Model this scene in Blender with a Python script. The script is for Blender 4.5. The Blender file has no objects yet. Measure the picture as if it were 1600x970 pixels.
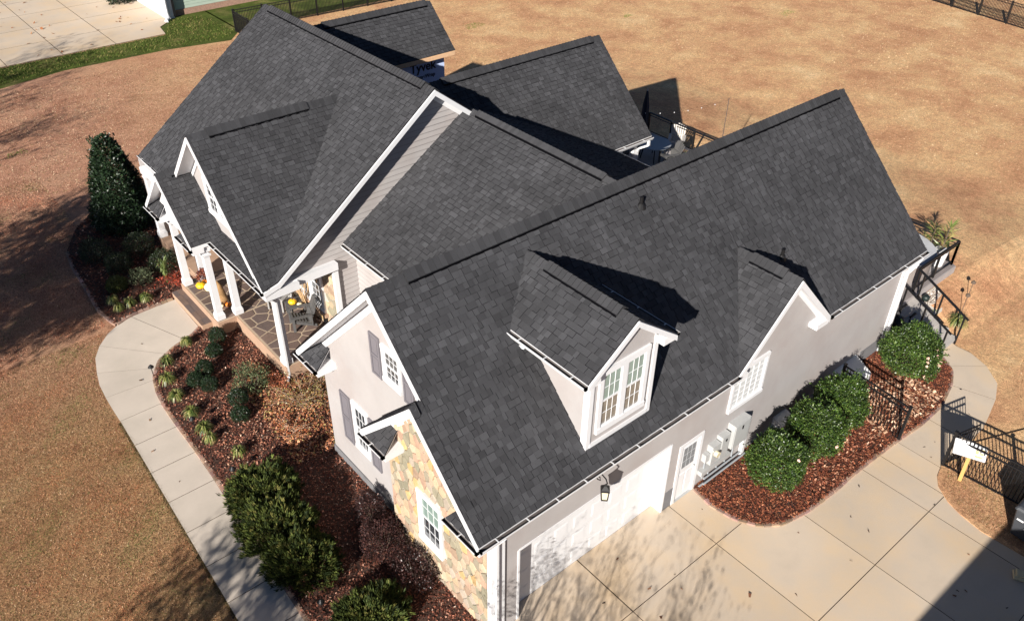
import bpy, math, random
import numpy as np
from mathutils import Vector, Matrix

# ---------------------------------------------------------------- camera, sky, sun, exposure
SC = bpy.context.scene
COL = SC.collection
CAM = Vector((-6.6261, -8.2661, 16.9544))
_yaw, _pit, _rol = 0.8615, 0.6278, 0.0133
_f = Vector((math.cos(_yaw) * math.cos(_pit), math.sin(_yaw) * math.cos(_pit), -math.sin(_pit)))
_r = Vector((math.sin(_yaw), -math.cos(_yaw), 0))
_u = _r.cross(_f)
_R = math.cos(_rol) * _r + math.sin(_rol) * _u
_U = -math.sin(_rol) * _r + math.cos(_rol) * _u
cd = bpy.data.cameras.new('camera')
cam = bpy.data.objects.new('camera', cd)
COL.objects.link(cam)
M = Matrix((_R, _U, -_f)).transposed().to_4x4()
M.translation = CAM
cam.matrix_world = M
cd.sensor_width = 36.0
cd.lens = 1315.33 / 1600 * 36
cd.clip_start = 0.1
cd.clip_end = 2000
SC.camera = cam

SUN = Vector((0.8131, 0.4170, -0.4061))          # the way the light travels
w = bpy.data.worlds.new('World')
SC.world = w
w.use_nodes = True
nt = w.node_tree
nt.nodes.clear()
sky = nt.nodes.new('ShaderNodeTexSky')
sky.sky_type = 'NISHITA'
sky.sun_disc = False
sky.sun_elevation = math.radians(23.96)
sky.sun_rotation = math.radians(242.9)
sky.air_density = 0.42
sky.dust_density = 0.0
bg = nt.nodes.new('ShaderNodeBackground')
bg.inputs[1].default_value = 0.05
wo = nt.nodes.new('ShaderNodeOutputWorld')
nt.links.new(sky.outputs[0], bg.inputs[0])
nt.links.new(bg.outputs[0], wo.inputs[0])
sl = bpy.data.lights.new('sun', 'SUN')
sl.energy = 5.0
sl.angle = math.radians(0.5)
sl.color = (1.0, 0.945, 0.87)
so = bpy.data.objects.new('sun', sl)
COL.objects.link(so)
so.rotation_euler = SUN.to_track_quat('-Z', 'Y').to_euler()
so.location = (-20, -12, 30)
SC.view_settings.view_transform = 'Standard'
SC.view_settings.look = 'None'
SC.view_settings.gamma = 1.0
SC.view_settings.exposure = 0.97
SC.cycles.max_bounces = 6
SC.cycles.transparent_max_bounces = 8

R = random.Random(7)
NR = np.random.default_rng(11)

# ---------------------------------------------------------------- materials
MATS = {}


def nd(nt, t, **kw):
    n = nt.nodes.new(t)
    for k, v in kw.items():
        setattr(n, k, v)
    return n


def mat(name, col, rough=0.7, var=0.12, scale=3.0, fine=60.0, finev=0.0, bump=0.0, bscale=80.0, tint=False,
        metal=0.0, spec=0.5, col2=None, c2scale=1.0, c2lo=0.45, c2hi=0.6, trans=0.0, emit=None, stretch=None, coat=0):
    """procedural material: world-position noise for tone, optional second colour in patches, per-face tint"""
    if name in MATS:
        return MATS[name]
    m = bpy.data.materials.new(name)
    m.use_nodes = True
    t = m.node_tree
    t.nodes.clear()
    L = t.links.new
    out = nd(t, 'ShaderNodeOutputMaterial')
    b = nd(t, 'ShaderNodeBsdfPrincipled')
    L(b.outputs[0], out.inputs[0])
    b.inputs['Roughness'].default_value = rough
    b.inputs['Metallic'].default_value = metal
    b.inputs['Specular IOR Level'].default_value = spec
    if coat:
        b.inputs['Coat Weight'].default_value = coat
    g = nd(t, 'ShaderNodeNewGeometry')
    vec = g.outputs['Position']
    if stretch:
        mp = nd(t, 'ShaderNodeMapping')
        mp.inputs['Scale'].default_value = stretch
        L(vec, mp.inputs['Vector'])
        vec = mp.outputs[0]

    def noise(sc, det=4, rgh=0.6):
        n = nd(t, 'ShaderNodeTexNoise')
        n.inputs['Scale'].default_value = sc
        n.inputs['Detail'].default_value = det
        n.inputs['Roughness'].default_value = rgh
        L(vec, n.inputs['Vector'])
        return n.outputs['Fac']

    def remap(fac, a, bb, c, d):
        r = nd(t, 'ShaderNodeMapRange')
        r.inputs['From Min'].default_value = a
        r.inputs['From Max'].default_value = bb
        r.inputs['To Min'].default_value = c
        r.inputs['To Max'].default_value = d
        L(fac, r.inputs['Value'])
        return r.outputs[0]

    def mul(colsock, facsock):
        v = nd(t, 'ShaderNodeVectorMath', operation='SCALE')
        L(colsock, v.inputs[0])
        L(facsock, v.inputs['Scale'])
        return v.outputs[0]

    rgb = nd(t, 'ShaderNodeRGB')
    rgb.outputs[0].default_value = (*col, 1)
    c = rgb.outputs[0]
    if col2:
        mx = nd(t, 'ShaderNodeMix', data_type='RGBA')
        L(remap(noise(c2scale, 6, 0.65), c2lo, c2hi, 0, 1), mx.inputs['Factor'])
        L(c, mx.inputs['A'])
        mx.inputs['B'].default_value = (*col2, 1)
        c = mx.outputs['Result']
    if tint:
        a = nd(t, 'ShaderNodeAttribute', attribute_name='tint')
        v = nd(t, 'ShaderNodeVectorMath', operation='MULTIPLY')
        L(c, v.inputs[0])
        L(a.outputs['Color'], v.inputs[1])
        c = v.outputs[0]
    if var:
        c = mul(c, remap(noise(scale, 5), 0.3, 0.7, 1 - var, 1 + var))
    if finev:
        c = mul(c, remap(noise(fine, 2, 0.7), 0.3, 0.7, 1 - finev, 1 + finev))
    L(c, b.inputs['Base Color'])
    if bump:
        bp = nd(t, 'ShaderNodeBump')
        bp.inputs['Strength'].default_value = bump
        bp.inputs['Distance'].default_value = 0.02
        L(noise(bscale, 3, 0.7), bp.inputs['Height'])
        L(bp.outputs[0], b.inputs['Normal'])
    if trans:
        tr = nd(t, 'ShaderNodeBsdfTranslucent')
        L(c, tr.inputs['Color'])
        ms = nd(t, 'ShaderNodeMixShader')
        ms.inputs[0].default_value = trans
        L(b.outputs[0], ms.inputs[1])
        L(tr.outputs[0], ms.inputs[2])
        L(ms.outputs[0], out.inputs[0])
    if emit:
        b.inputs['Emission Color'].default_value = (*emit, 1)
        b.inputs['Emission Strength'].default_value = 1.0
    MATS[name] = m
    return m


shingle_m = mat('charcoal_shingle', (0.051, 0.051, 0.055), 0.95, 0.15, 0.6, 220, 0.22, 0.5, 260, tint=True, spec=0.12)
white_m = mat('white_trim_paint', (0.63, 0.63, 0.64), 0.45, 0.03, 2.0)
wall_m = mat('pale_greige_siding', (0.352, 0.330, 0.322), 0.7, 0.05, 1.2, 40, 0.025, 0.08, 60, tint=True, col2=(0.335, 0.302, 0.29), c2scale=0.7, c2lo=0.45, c2hi=0.65)
found_m = mat('grey_foundation_parge', (0.15, 0.148, 0.155), 0.9, 0.1, 2.0, 60, 0.08, 0.2, 50)
stone_m = mat('field_stone', (0.365, 0.305, 0.245), 0.85, 0.12, 7.0, 45, 0.12, 0.6, 40, tint=True)
mortar_m = mat('stone_mortar', (0.43, 0.38, 0.32), 0.95, 0.08, 6.0, 60, 0.1, 0.4, 60)
flag_m = mat('brown_flagstone', (0.125, 0.090, 0.078), 0.75, 0.16, 2.5, 40, 0.1, 0.3, 30, tint=True)
flagmort_m = mat('pale_flagstone_mortar', (0.40, 0.31, 0.22), 0.95, 0.08, 4.0, 60, 0.1)
conc_m = mat('broom_finished_concrete', (0.53, 0.436, 0.338), 0.85, 0.09, 0.9, 130, 0.05, 0.15, 130, tint=True,
             col2=(0.50, 0.365, 0.225), c2scale=0.45, c2lo=0.42, c2hi=0.75)
walkc_m = mat('pale_walk_concrete', (0.52, 0.450, 0.378), 0.85, 0.07, 0.9, 130, 0.05, 0.15, 130, tint=True,
             col2=(0.47, 0.41, 0.34), c2scale=0.55, c2lo=0.45, c2hi=0.72)
joint_m = mat('dark_joint_gap', (0.10, 0.085, 0.07), 0.95, 0.2, 3)
brick_m = mat('edging_brick', (0.31, 0.195, 0.145), 0.85, 0.12, 5.0, 60, 0.15, 0.3, 60, tint=True)
mulch_m = mat('dark_mulch_soil', (0.060, 0.030, 0.020), 0.95, 0.3, 3.0, 50, 0.4, 0.8, 40)
chip_m = mat('mulch_chip', (1, 1, 1), 0.9, 0.0, tint=True, spec=0.2)
leafm = mat('shrub_leaf', (1, 1, 1), 0.42, 0.0, tint=True, trans=0.12, spec=0.5)
glossleaf = mat('glossy_leaf', (1, 1, 1), 0.40, 0.0, tint=True, trans=0.08, spec=0.45)
dullleaf = mat('matt_needle', (1, 1, 1), 0.7, 0.0, tint=True, trans=0.1, spec=0.2)
bark_m = mat('brown_bark', (0.10, 0.07, 0.05), 0.9, 0.2, 8, 40, 0.2, 0.5, 30)
twig_m = mat('pale_bare_twig', (0.34, 0.24, 0.17), 0.9, 0.1, 8)
black_m = mat('black_powder_coat', (0.010, 0.0095, 0.010), 0.45, 0.1, 5, spec=0.25)
shutter_m = mat('grey_violet_shutter', (0.155, 0.145, 0.16), 0.5, 0.05, 3)
dark_m = mat('near_black_void', (0.004, 0.004, 0.005), 1.0, 0.0, spec=0.0)
glass_m = mat('dark_window_glass', (0.035, 0.04, 0.045), 0.04, 0.0, spec=0.9, coat=0.6)
gshade_m = mat('green_shade_behind_glass', (0.20, 0.27, 0.24), 0.12, 0.12, 4.0, spec=0.8, coat=0.5)
cshade_m = mat('curtain_behind_glass', (0.17, 0.145, 0.115), 0.15, 0.35, 5.0, spec=0.8, coat=0.5)
frost_m = mat('frosted_glass_block', (0.55, 0.56, 0.56), 0.18, 0.08, 6.0, spec=0.7)
gutin_m = mat('gutter_inside_metal', (0.12, 0.105, 0.10), 0.5, 0.2, 4.0)
metal_m = mat('grey_box_enamel', (0.38, 0.385, 0.38), 0.4, 0.05, 4.0)
pipe_m = mat('grey_pvc_conduit', (0.28, 0.30, 0.32), 0.5, 0.05, 4.0)
grey_paint = mat('grey_chair_paint', (0.085, 0.083, 0.082), 0.55, 0.1, 6.0)
pale_paint = mat('weathered_pale_grey', (0.42, 0.39, 0.36), 0.6, 0.1, 6.0)
yellow_m = mat('yellow_post_paint', (0.44, 0.255, 0.075), 0.55, 0.06, 5.0)
pump_y = mat('yellow_pumpkin_skin', (0.72, 0.42, 0.01), 0.45, 0.1, 9.0)
pump_w = mat('cream_pumpkin_skin', (0.74, 0.66, 0.45), 0.45, 0.06, 9.0)
pump_o = mat('orange_pumpkin_skin', (0.60, 0.17, 0.02), 0.45, 0.1, 9.0)
wicker_m = mat('brown_wicker', (0.30, 0.17, 0.07), 0.8, 0.25, 30.0, 80, 0.3, 0.6, 80)
greywick_m = mat('grey_wicker', (0.22, 0.19, 0.175), 0.8, 0.2, 30.0, 80, 0.2, 0.6, 80)
wrap_m = mat('shade_blue_house_wrap', (0.50, 0.60, 0.86), 0.45, 0.04, 2.0, 0, 0, 0.2, 6)  # white wrap, with the blue of its skylit shade mixed into the colour
ink_m = mat('black_print', (0.01, 0.01, 0.02), 0.6, 0.0)
fascia_raw = mat('raw_pine_fascia', (0.62, 0.40, 0.24), 0.8, 0.1, 6.0)
greenside_m = mat('sage_green_siding', (0.33, 0.40, 0.33), 0.7, 0.04, 2.0)
redbrick_m = mat('brown_brick_base', (0.30, 0.18, 0.13), 0.9, 0.2, 8.0, 40, 0.2)
deck_m = mat('grey_deck_board', (0.33, 0.30, 0.29), 0.75, 0.08, 3.0)
deckedge_m = mat('dark_deck_border', (0.20, 0.175, 0.17), 0.75, 0.08, 3.0)
tan_m = mat('tan_floor_edge', (0.36, 0.235, 0.16), 0.8, 0.08, 6.0)
pink_m = mat('pink_glazed_pot', (0.55, 0.16, 0.20), 0.4, 0.1, 6.0)
bin_m = mat('dark_grey_bin_plastic', (0.045, 0.048, 0.055), 0.5, 0.08, 6.0)
amber_m = mat('lantern_glass', (0.62, 0.55, 0.38), 0.15, 0.05, 6.0, spec=0.7)
wood_m = mat('pale_lumber', (0.55, 0.46, 0.28), 0.8, 0.12, 6.0)


def lawn_material():
    m = bpy.data.materials.new('dormant_lawn')
    m.use_nodes = True
    t = m.node_tree
    t.nodes.clear()
    L = t.links.new
    out = nd(t, 'ShaderNodeOutputMaterial')
    b = nd(t, 'ShaderNodeBsdfPrincipled')
    L(b.outputs[0], out.inputs[0])
    b.inputs['Roughness'].default_value = 0.95
    b.inputs['Specular IOR Level'].default_value = 0.1
    g = nd(t, 'ShaderNodeNewGeometry')

    def noise(sc, det=5, rg=0.65, off=0.0, dist=0.0):
        mp = nd(t, 'ShaderNodeMapping')
        mp.inputs['Location'].default_value = (off, off * 1.7, 0)
        L(g.outputs['Position'], mp.inputs['Vector'])
        n = nd(t, 'ShaderNodeTexNoise')
        n.inputs['Scale'].default_value = sc
        n.inputs['Detail'].default_value = det
        n.inputs['Roughness'].default_value = rg
        n.inputs['Distortion'].default_value = dist
        L(mp.outputs[0], n.inputs['Vector'])
        return n.outputs['Fac']

    def ramp(f, stops):
        r = nd(t, 'ShaderNodeValToRGB')
        e = r.color_ramp.elements
        while len(e) < len(stops):
            e.new(0.5)
        for i, (p_, c_) in enumerate(stops):
            e[i].position = p_
            e[i].color = (*c_, 1)
        L(f, r.inputs[0])
        return r.outputs[0]

    def mix(f, a, c_):
        mx = nd(t, 'ShaderNodeMix', data_type='RGBA')
        L(f, mx.inputs['Factor'])
        L(a, mx.inputs['A'])
        if isinstance(c_, tuple):
            mx.inputs['B'].default_value = (*c_, 1)
        else:
            L(c_, mx.inputs['B'])
        return mx.outputs['Result']

    def rng(f, a, bb, c_=0, d=1):
        r = nd(t, 'ShaderNodeMapRange')
        r.inputs['From Min'].default_value = a
        r.inputs['From Max'].default_value = bb
        r.inputs['To Min'].default_value = c_
        r.inputs['To Max'].default_value = d
        L(f, r.inputs['Value'])
        return r.outputs[0]

    rear = ramp(noise(0.30, 9, 0.72, 3.0, 0.15), [(0.30, (0.38, 0.185, 0.098)), (0.44, (0.50, 0.278, 0.148)),
                                             (0.56, (0.58, 0.365, 0.19)), (0.74, (0.68, 0.49, 0.28))])
    front = ramp(noise(0.5, 7, 0.7, 9.0, 0.2), [(0.30, (0.31, 0.148, 0.092)), (0.5, (0.42, 0.225, 0.145)), (0.7, (0.45, 0.275, 0.175))])
    near = ramp(noise(0.6, 7, 0.7, 29.0, 0.2), [(0.32, (0.28, 0.13, 0.068)), (0.5, (0.35, 0.20, 0.10)), (0.68, (0.36, 0.245, 0.125))])
    sep = nd(t, 'ShaderNodeSeparateXYZ')
    L(g.outputs['Position'], sep.inputs[0])
    # the back yard (large X) is bleached, the front yard redder, the strip by the walk duller and greener
    x = rng(sep.outputs[0], 2.0, 14.0)
    c = mix(x, front, rear)
    y = rng(sep.outputs[1], 19.0, 12.0)
    xl = rng(sep.outputs[0], 2.0, -1.0)
    yy = nd(t, 'ShaderNodeMath', operation='MULTIPLY')
    L(y, yy.inputs[0])
    L(xl, yy.inputs[1])
    c = mix(yy.outputs[0], c, near)
    # sparse living-green patches
    gfac = rng(noise(0.45, 4, 0.6, 41.0), 0.70, 0.78, 0, 0.55)
    c = mix(gfac, c, (0.10, 0.13, 0.03))
    # matted blades: strong fine contrast at several sizes
    for sc, a in ((1.6, 0.10), (5.0, 0.24), (13.0, 0.34), (34.0, 0.40)):
        v = nd(t, 'ShaderNodeVectorMath', operation='SCALE')
        L(c, v.inputs[0])
        L(rng(noise(sc, 4, 0.75, sc), 0.3, 0.7, 1 - a, 1 + a), v.inputs['Scale'])
        c = v.outputs[0]
    # small dark clumps and thin spots
    c = mix(rng(noise(3.2, 5, 0.8, 77.0), 0.63, 0.70, 0, 0.55), c, (0.13, 0.085, 0.045))
    L(c, b.inputs['Base Color'])
    bp = nd(t, 'ShaderNodeBump')
    bp.inputs['Strength'].default_value = 0.9
    bp.inputs['Distance'].default_value = 0.05
    L(noise(22, 5, 0.8), bp.inputs['Height'])
    L(bp.outputs[0], b.inputs['Normal'])
    return m


lawn_m = lawn_material()
green_m = mat('green_fescue_turf', (0.062, 0.082, 0.016), 0.9, 0.35, 1.0, 25, 0.5, 0.8, 25, col2=(0.16, 0.14, 0.05), c2scale=0.6, c2lo=0.5, c2hi=0.7, spec=0.1)
blade_m = mat('grass_blade', (1, 1, 1), 0.85, 0.0, tint=True, trans=0.15, spec=0.15)


# ---------------------------------------------------------------- mesh helpers
def V3(*a):
    return Vector(a)


def wloc(o):
    p = Vector((0, 0, 0))
    while o is not None:
        p += o.location
        o = o.parent
    return p


def tag(o, label=None, cat=None, group=None, kind=None):
    if label: o['label'] = label
    if cat: o['category'] = cat
    if group: o['group'] = group
    if kind: o['kind'] = kind
    return o


def thing(name, label, cat, loc=(0, 0, 0), group=None):
    o = bpy.data.objects.new(name, None)
    o.empty_display_size = 0.3
    o.location = loc
    COL.objects.link(o)
    return tag(o, label, cat, group)


def link_mesh(name, me, parent=None, loc=None):
    o = bpy.data.objects.new(name, me)
    if loc is not None:
        o.location = Vector(loc) - (wloc(parent) if parent else Vector((0, 0, 0)))
    COL.objects.link(o)
    if parent is not None:
        o.parent = parent
    return o


class MB:
    """collects faces in world coordinates; build() links them as ONE mesh object"""
    def __init__(s):
        s.v, s.f, s.t = [], [], []

    def poly(s, pts, tint=(1, 1, 1)):
        n = len(s.v)
        s.v += [tuple(p) for p in pts]
        s.f.append(tuple(range(n, n + len(pts))))
        s.t.append(tint)
        return s

    def box8(s, c, tint=(1, 1, 1)):
        n = len(s.v)
        s.v += [tuple(p) for p in c]
        for q in ((0, 3, 2, 1), (4, 5, 6, 7), (0, 1, 5, 4), (1, 2, 6, 5), (2, 3, 7, 6), (3, 0, 4, 7)):
            s.f.append(tuple(n + i for i in q))
            s.t.append(tint)
        return s

    def box(s, a, b, tint=(1, 1, 1)):
        x0, y0, z0 = [min(a[i], b[i]) for i in range(3)]
        x1, y1, z1 = [max(a[i], b[i]) for i in range(3)]
        return s.box8([(x0, y0, z0), (x1, y0, z0), (x1, y1, z0), (x0, y1, z0),
                       (x0, y0, z1), (x1, y0, z1), (x1, y1, z1), (x0, y1, z1)], tint)

    def obox(s, o, ex, ey, ez, tint=(1, 1, 1)):
        o, ex, ey, ez = Vector(o), Vector(ex), Vector(ey), Vector(ez)
        return s.box8([o, o + ex, o + ex + ey, o + ey, o + ez, o + ex + ez, o + ex + ey + ez, o + ey + ez], tint)

    def bar(s, a, b, w, h=None, up=(0, 0, 1), tint=(1, 1, 1)):
        a, b = Vector(a), Vector(b)
        h = h or w
        d = (b - a)
        if d.length < 1e-6: return s
        d.normalize()
        up = Vector(up)
        if abs(d.dot(up)) > 0.98: up = Vector((1, 0, 0))
        x = d.cross(up).normalized()
        y = x.cross(d).normalized()
        return s.obox(a - x * w / 2 - y * h / 2, x * w, y * h, b - a, tint)

    def prism(s, pts, vec, tint=(1, 1, 1)):
        """polygon swept along vec, closed"""
        vec = Vector(vec)
        P = [Vector(p) for p in pts]
        Q = [p + vec for p in P]
        nrm = Vector((0, 0, 0))
        for i in range(len(P)):
            nrm += P[i].cross(P[(i + 1) % len(P)])
        if nrm.dot(vec) > 0:
            P, Q = P[::-1], Q[::-1]
        n = len(s.v)
        k = len(P)
        s.v += [tuple(p) for p in P] + [tuple(q) for q in Q]
        s.f.append(tuple(range(n, n + k)))
        s.f.append(tuple(range(n + 2 * k - 1, n + k - 1, -1)))
        s.t += [tint, tint]
        for i in range(k):
            j = (i + 1) % k
            s.f.append((n + j, n + i, n + k + i, n + k + j))
            s.t.append(tint)
        return s

    def tube(s, pts, r, seg=6, tint=(1, 1, 1), cap=True):
        P = [Vector(p) for p in pts]
        rs = r if isinstance(r, (list, tuple)) else [r] * len(P)
        rings = []
        for i, p in enumerate(P):
            d = (P[min(i + 1, len(P) - 1)] - P[max(i - 1, 0)])
            d = d.normalized() if d.length > 1e-9 else Vector((0, 0, 1))
            a = Vector((0, 0, 1)) if abs(d.z) < 0.9 else Vector((1, 0, 0))
            x = d.cross(a).normalized()
            y = d.cross(x).normalized()
            n = len(s.v)
            for k in range(seg):
                an = 2 * math.pi * k / seg
                s.v.append(tuple(p + (x * math.cos(an) + y * math.sin(an)) * rs[i]))
            rings.append(n)
        for a, b in zip(rings, rings[1:]):
            for k in range(seg):
                k2 = (k + 1) % seg
                s.f.append((a + k, a + k2, b + k2, b + k))
                s.t.append(tint)
        if cap:
            s.f.append(tuple(rings[0] + k for k in range(seg))[::-1])
            s.f.append(tuple(rings[-1] + k for k in range(seg)))
            s.t += [tint, tint]
        return s

    def lathe(s, c, prof, seg=16, tint=(1, 1, 1), squash=0.0, ribs=0):
        c = Vector(c)
        n = len(s.v)
        for (r, z) in prof:
            for k in range(seg):
                an = 2 * math.pi * k / seg
                rr = r * (1 + (squash * abs(math.cos(an * ribs / 2)) - squash / 2 if ribs else 0))
                s.v.append((c.x + rr * math.cos(an), c.y + rr * math.sin(an), c.z + z))
        for i in range(len(prof) - 1):
            for k in range(seg):
                k2 = (k + 1) % seg
                s.f.append((n + i * seg + k, n + i * seg + k2, n + (i + 1) * seg + k2, n + (i + 1) * seg + k))
                s.t.append(tint)
        s.f.append(tuple(n + k for k in range(seg))[::-1])
        s.f.append(tuple(n + (len(prof) - 1) * seg + k for k in range(seg)))
        s.t += [tint, tint]
        return s

    def build(s, name, m, parent=None, loc=None, smooth=False, kind=None, label=None):
        if not s.v:
            return None
        base = Vector(loc) if loc is not None else (wloc(parent) if parent else Vector((0, 0, 0)))
        me = bpy.data.meshes.new(name)
        me.from_pydata([(a[0] - base.x, a[1] - base.y, a[2] - base.z) for a in s.v], [], s.f)
        at = me.attributes.new('tint', 'FLOAT_VECTOR', 'FACE')
        at.data.foreach_set('vector', np.array(s.t, dtype=np.float32).ravel())
        me.materials.append(m)
        if smooth:
            me.polygons.foreach_set('use_smooth', [True] * len(me.polygons))
        o = bpy.data.objects.new(name, me)
        if loc is not None:
            o.location = base - (wloc(parent) if parent else Vector((0, 0, 0)))
        COL.objects.link(o)
        if parent is not None:
            o.parent = parent
        if kind: o['kind'] = kind
        if label: o['label'] = label
        return o


def np_mesh(name, verts, k, tints, m, parent=None, kind=None):
    """verts (F*k,3): F separate k-gons with per-face tint"""
    verts = np.asarray(verts, dtype=np.float32).reshape(-1, 3)
    base = np.array(wloc(parent)) if parent else np.zeros(3)
    verts = verts - base.astype(np.float32)
    F = len(verts) // k
    me = bpy.data.meshes.new(name)
    me.vertices.add(len(verts))
    me.vertices.foreach_set('co', verts.ravel())
    me.loops.add(F * k)
    me.loops.foreach_set('vertex_index', np.arange(F * k, dtype=np.int32))
    me.polygons.add(F)
    me.polygons.foreach_set('loop_start', np.arange(0, F * k, k, dtype=np.int32))
    me.polygons.foreach_set('loop_total', np.full(F, k, dtype=np.int32))
    me.update()
    at = me.attributes.new('tint', 'FLOAT_VECTOR', 'FACE')
    at.data.foreach_set('vector', np.asarray(tints, dtype=np.float32).ravel())
    me.materials.append(m)
    o = bpy.data.objects.new(name, me)
    COL.objects.link(o)
    if parent is not None: o.parent = parent
    if kind: o['kind'] = kind
    return o


def merge(mb_list_verts):
    return np.concatenate(mb_list_verts)


def clip(poly, a, b, c):
    """keep a*x+b*y<=c of a 2-D convex polygon"""
    out = []
    n = len(poly)
    for i in range(n):
        p, q = poly[i], poly[(i + 1) % n]
        dp, dq = a * p[0] + b * p[1] - c, a * q[0] + b * q[1] - c
        if dp <= 0: out.append(p)
        if (dp < 0 < dq) or (dq < 0 < dp):
            t = dp / (dp - dq)
            out.append((p[0] + (q[0] - p[0]) * t, p[1] + (q[1] - p[1]) * t))
    return out


def halfplanes(poly):
    """half planes of a CCW convex polygon"""
    hp = []
    n = len(poly)
    for i in range(n):
        (x0, y0), (x1, y1) = poly[i], poly[(i + 1) % n]
        a, b = (y1 - y0), -(x1 - x0)
        l = math.hypot(a, b)
        if l < 1e-9: continue
        a, b = a / l, b / l
        hp.append((a, b, a * x0 + b * y0))
    return hp


def ccw(poly):
    s = sum(poly[i][0] * poly[(i + 1) % len(poly)][1] - poly[(i + 1) % len(poly)][0] * poly[i][1] for i in range(len(poly)))
    return poly if s > 0 else poly[::-1]


def inpoly(P, poly):
    """numpy point-in-polygon"""
    x, y = P[:, 0], P[:, 1]
    res = np.zeros(len(P), bool)
    n = len(poly)
    for i in range(n):
        x0, y0 = poly[i]
        x1, y1 = poly[(i + 1) % n]
        if y0 == y1: continue
        c = ((y0 > y) != (y1 > y)) & (x < (x1 - x0) * (y - y0) / (y1 - y0) + x0)
        res ^= c
    return res


def scatter(poly, n):
    xs = [p[0] for p in poly]
    ys = [p[1] for p in poly]
    P = np.stack([NR.uniform(min(xs), max(xs), n), NR.uniform(min(ys), max(ys), n)], 1)
    return P[inpoly(P, poly)]


class Frame:
    def __init__(s, o, ex, ey):
        s.o, s.ex, s.ey = Vector(o), Vector(ex).normalized(), Vector(ey).normalized()
        s.n = s.ex.cross(s.ey)

    def p(s, x, y, h=0.0):
        return s.o + s.ex * x + s.ey * y + s.n * h

    def inv(s, q):
        d = Vector(q) - s.o
        return (d.dot(s.ex), d.dot(s.ey))


# ---------------------------------------------------------------- roofing
EXPO = 0.145
WIDTHS = (0.10, 0.13, 0.165, 0.205, 0.26)
TONES = (0.79, 0.89, 0.98, 1.09, 1.23)
single_pool = []         # (distance, slope object, frame, x, y, width idx, tone idx, raised)
SINGLE_MESH = {}


def tab_height(yy, raised):
    return 0.004 + 0.012 * (1 - yy / EXPO) + (0.008 if raised else 0.0)


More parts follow.
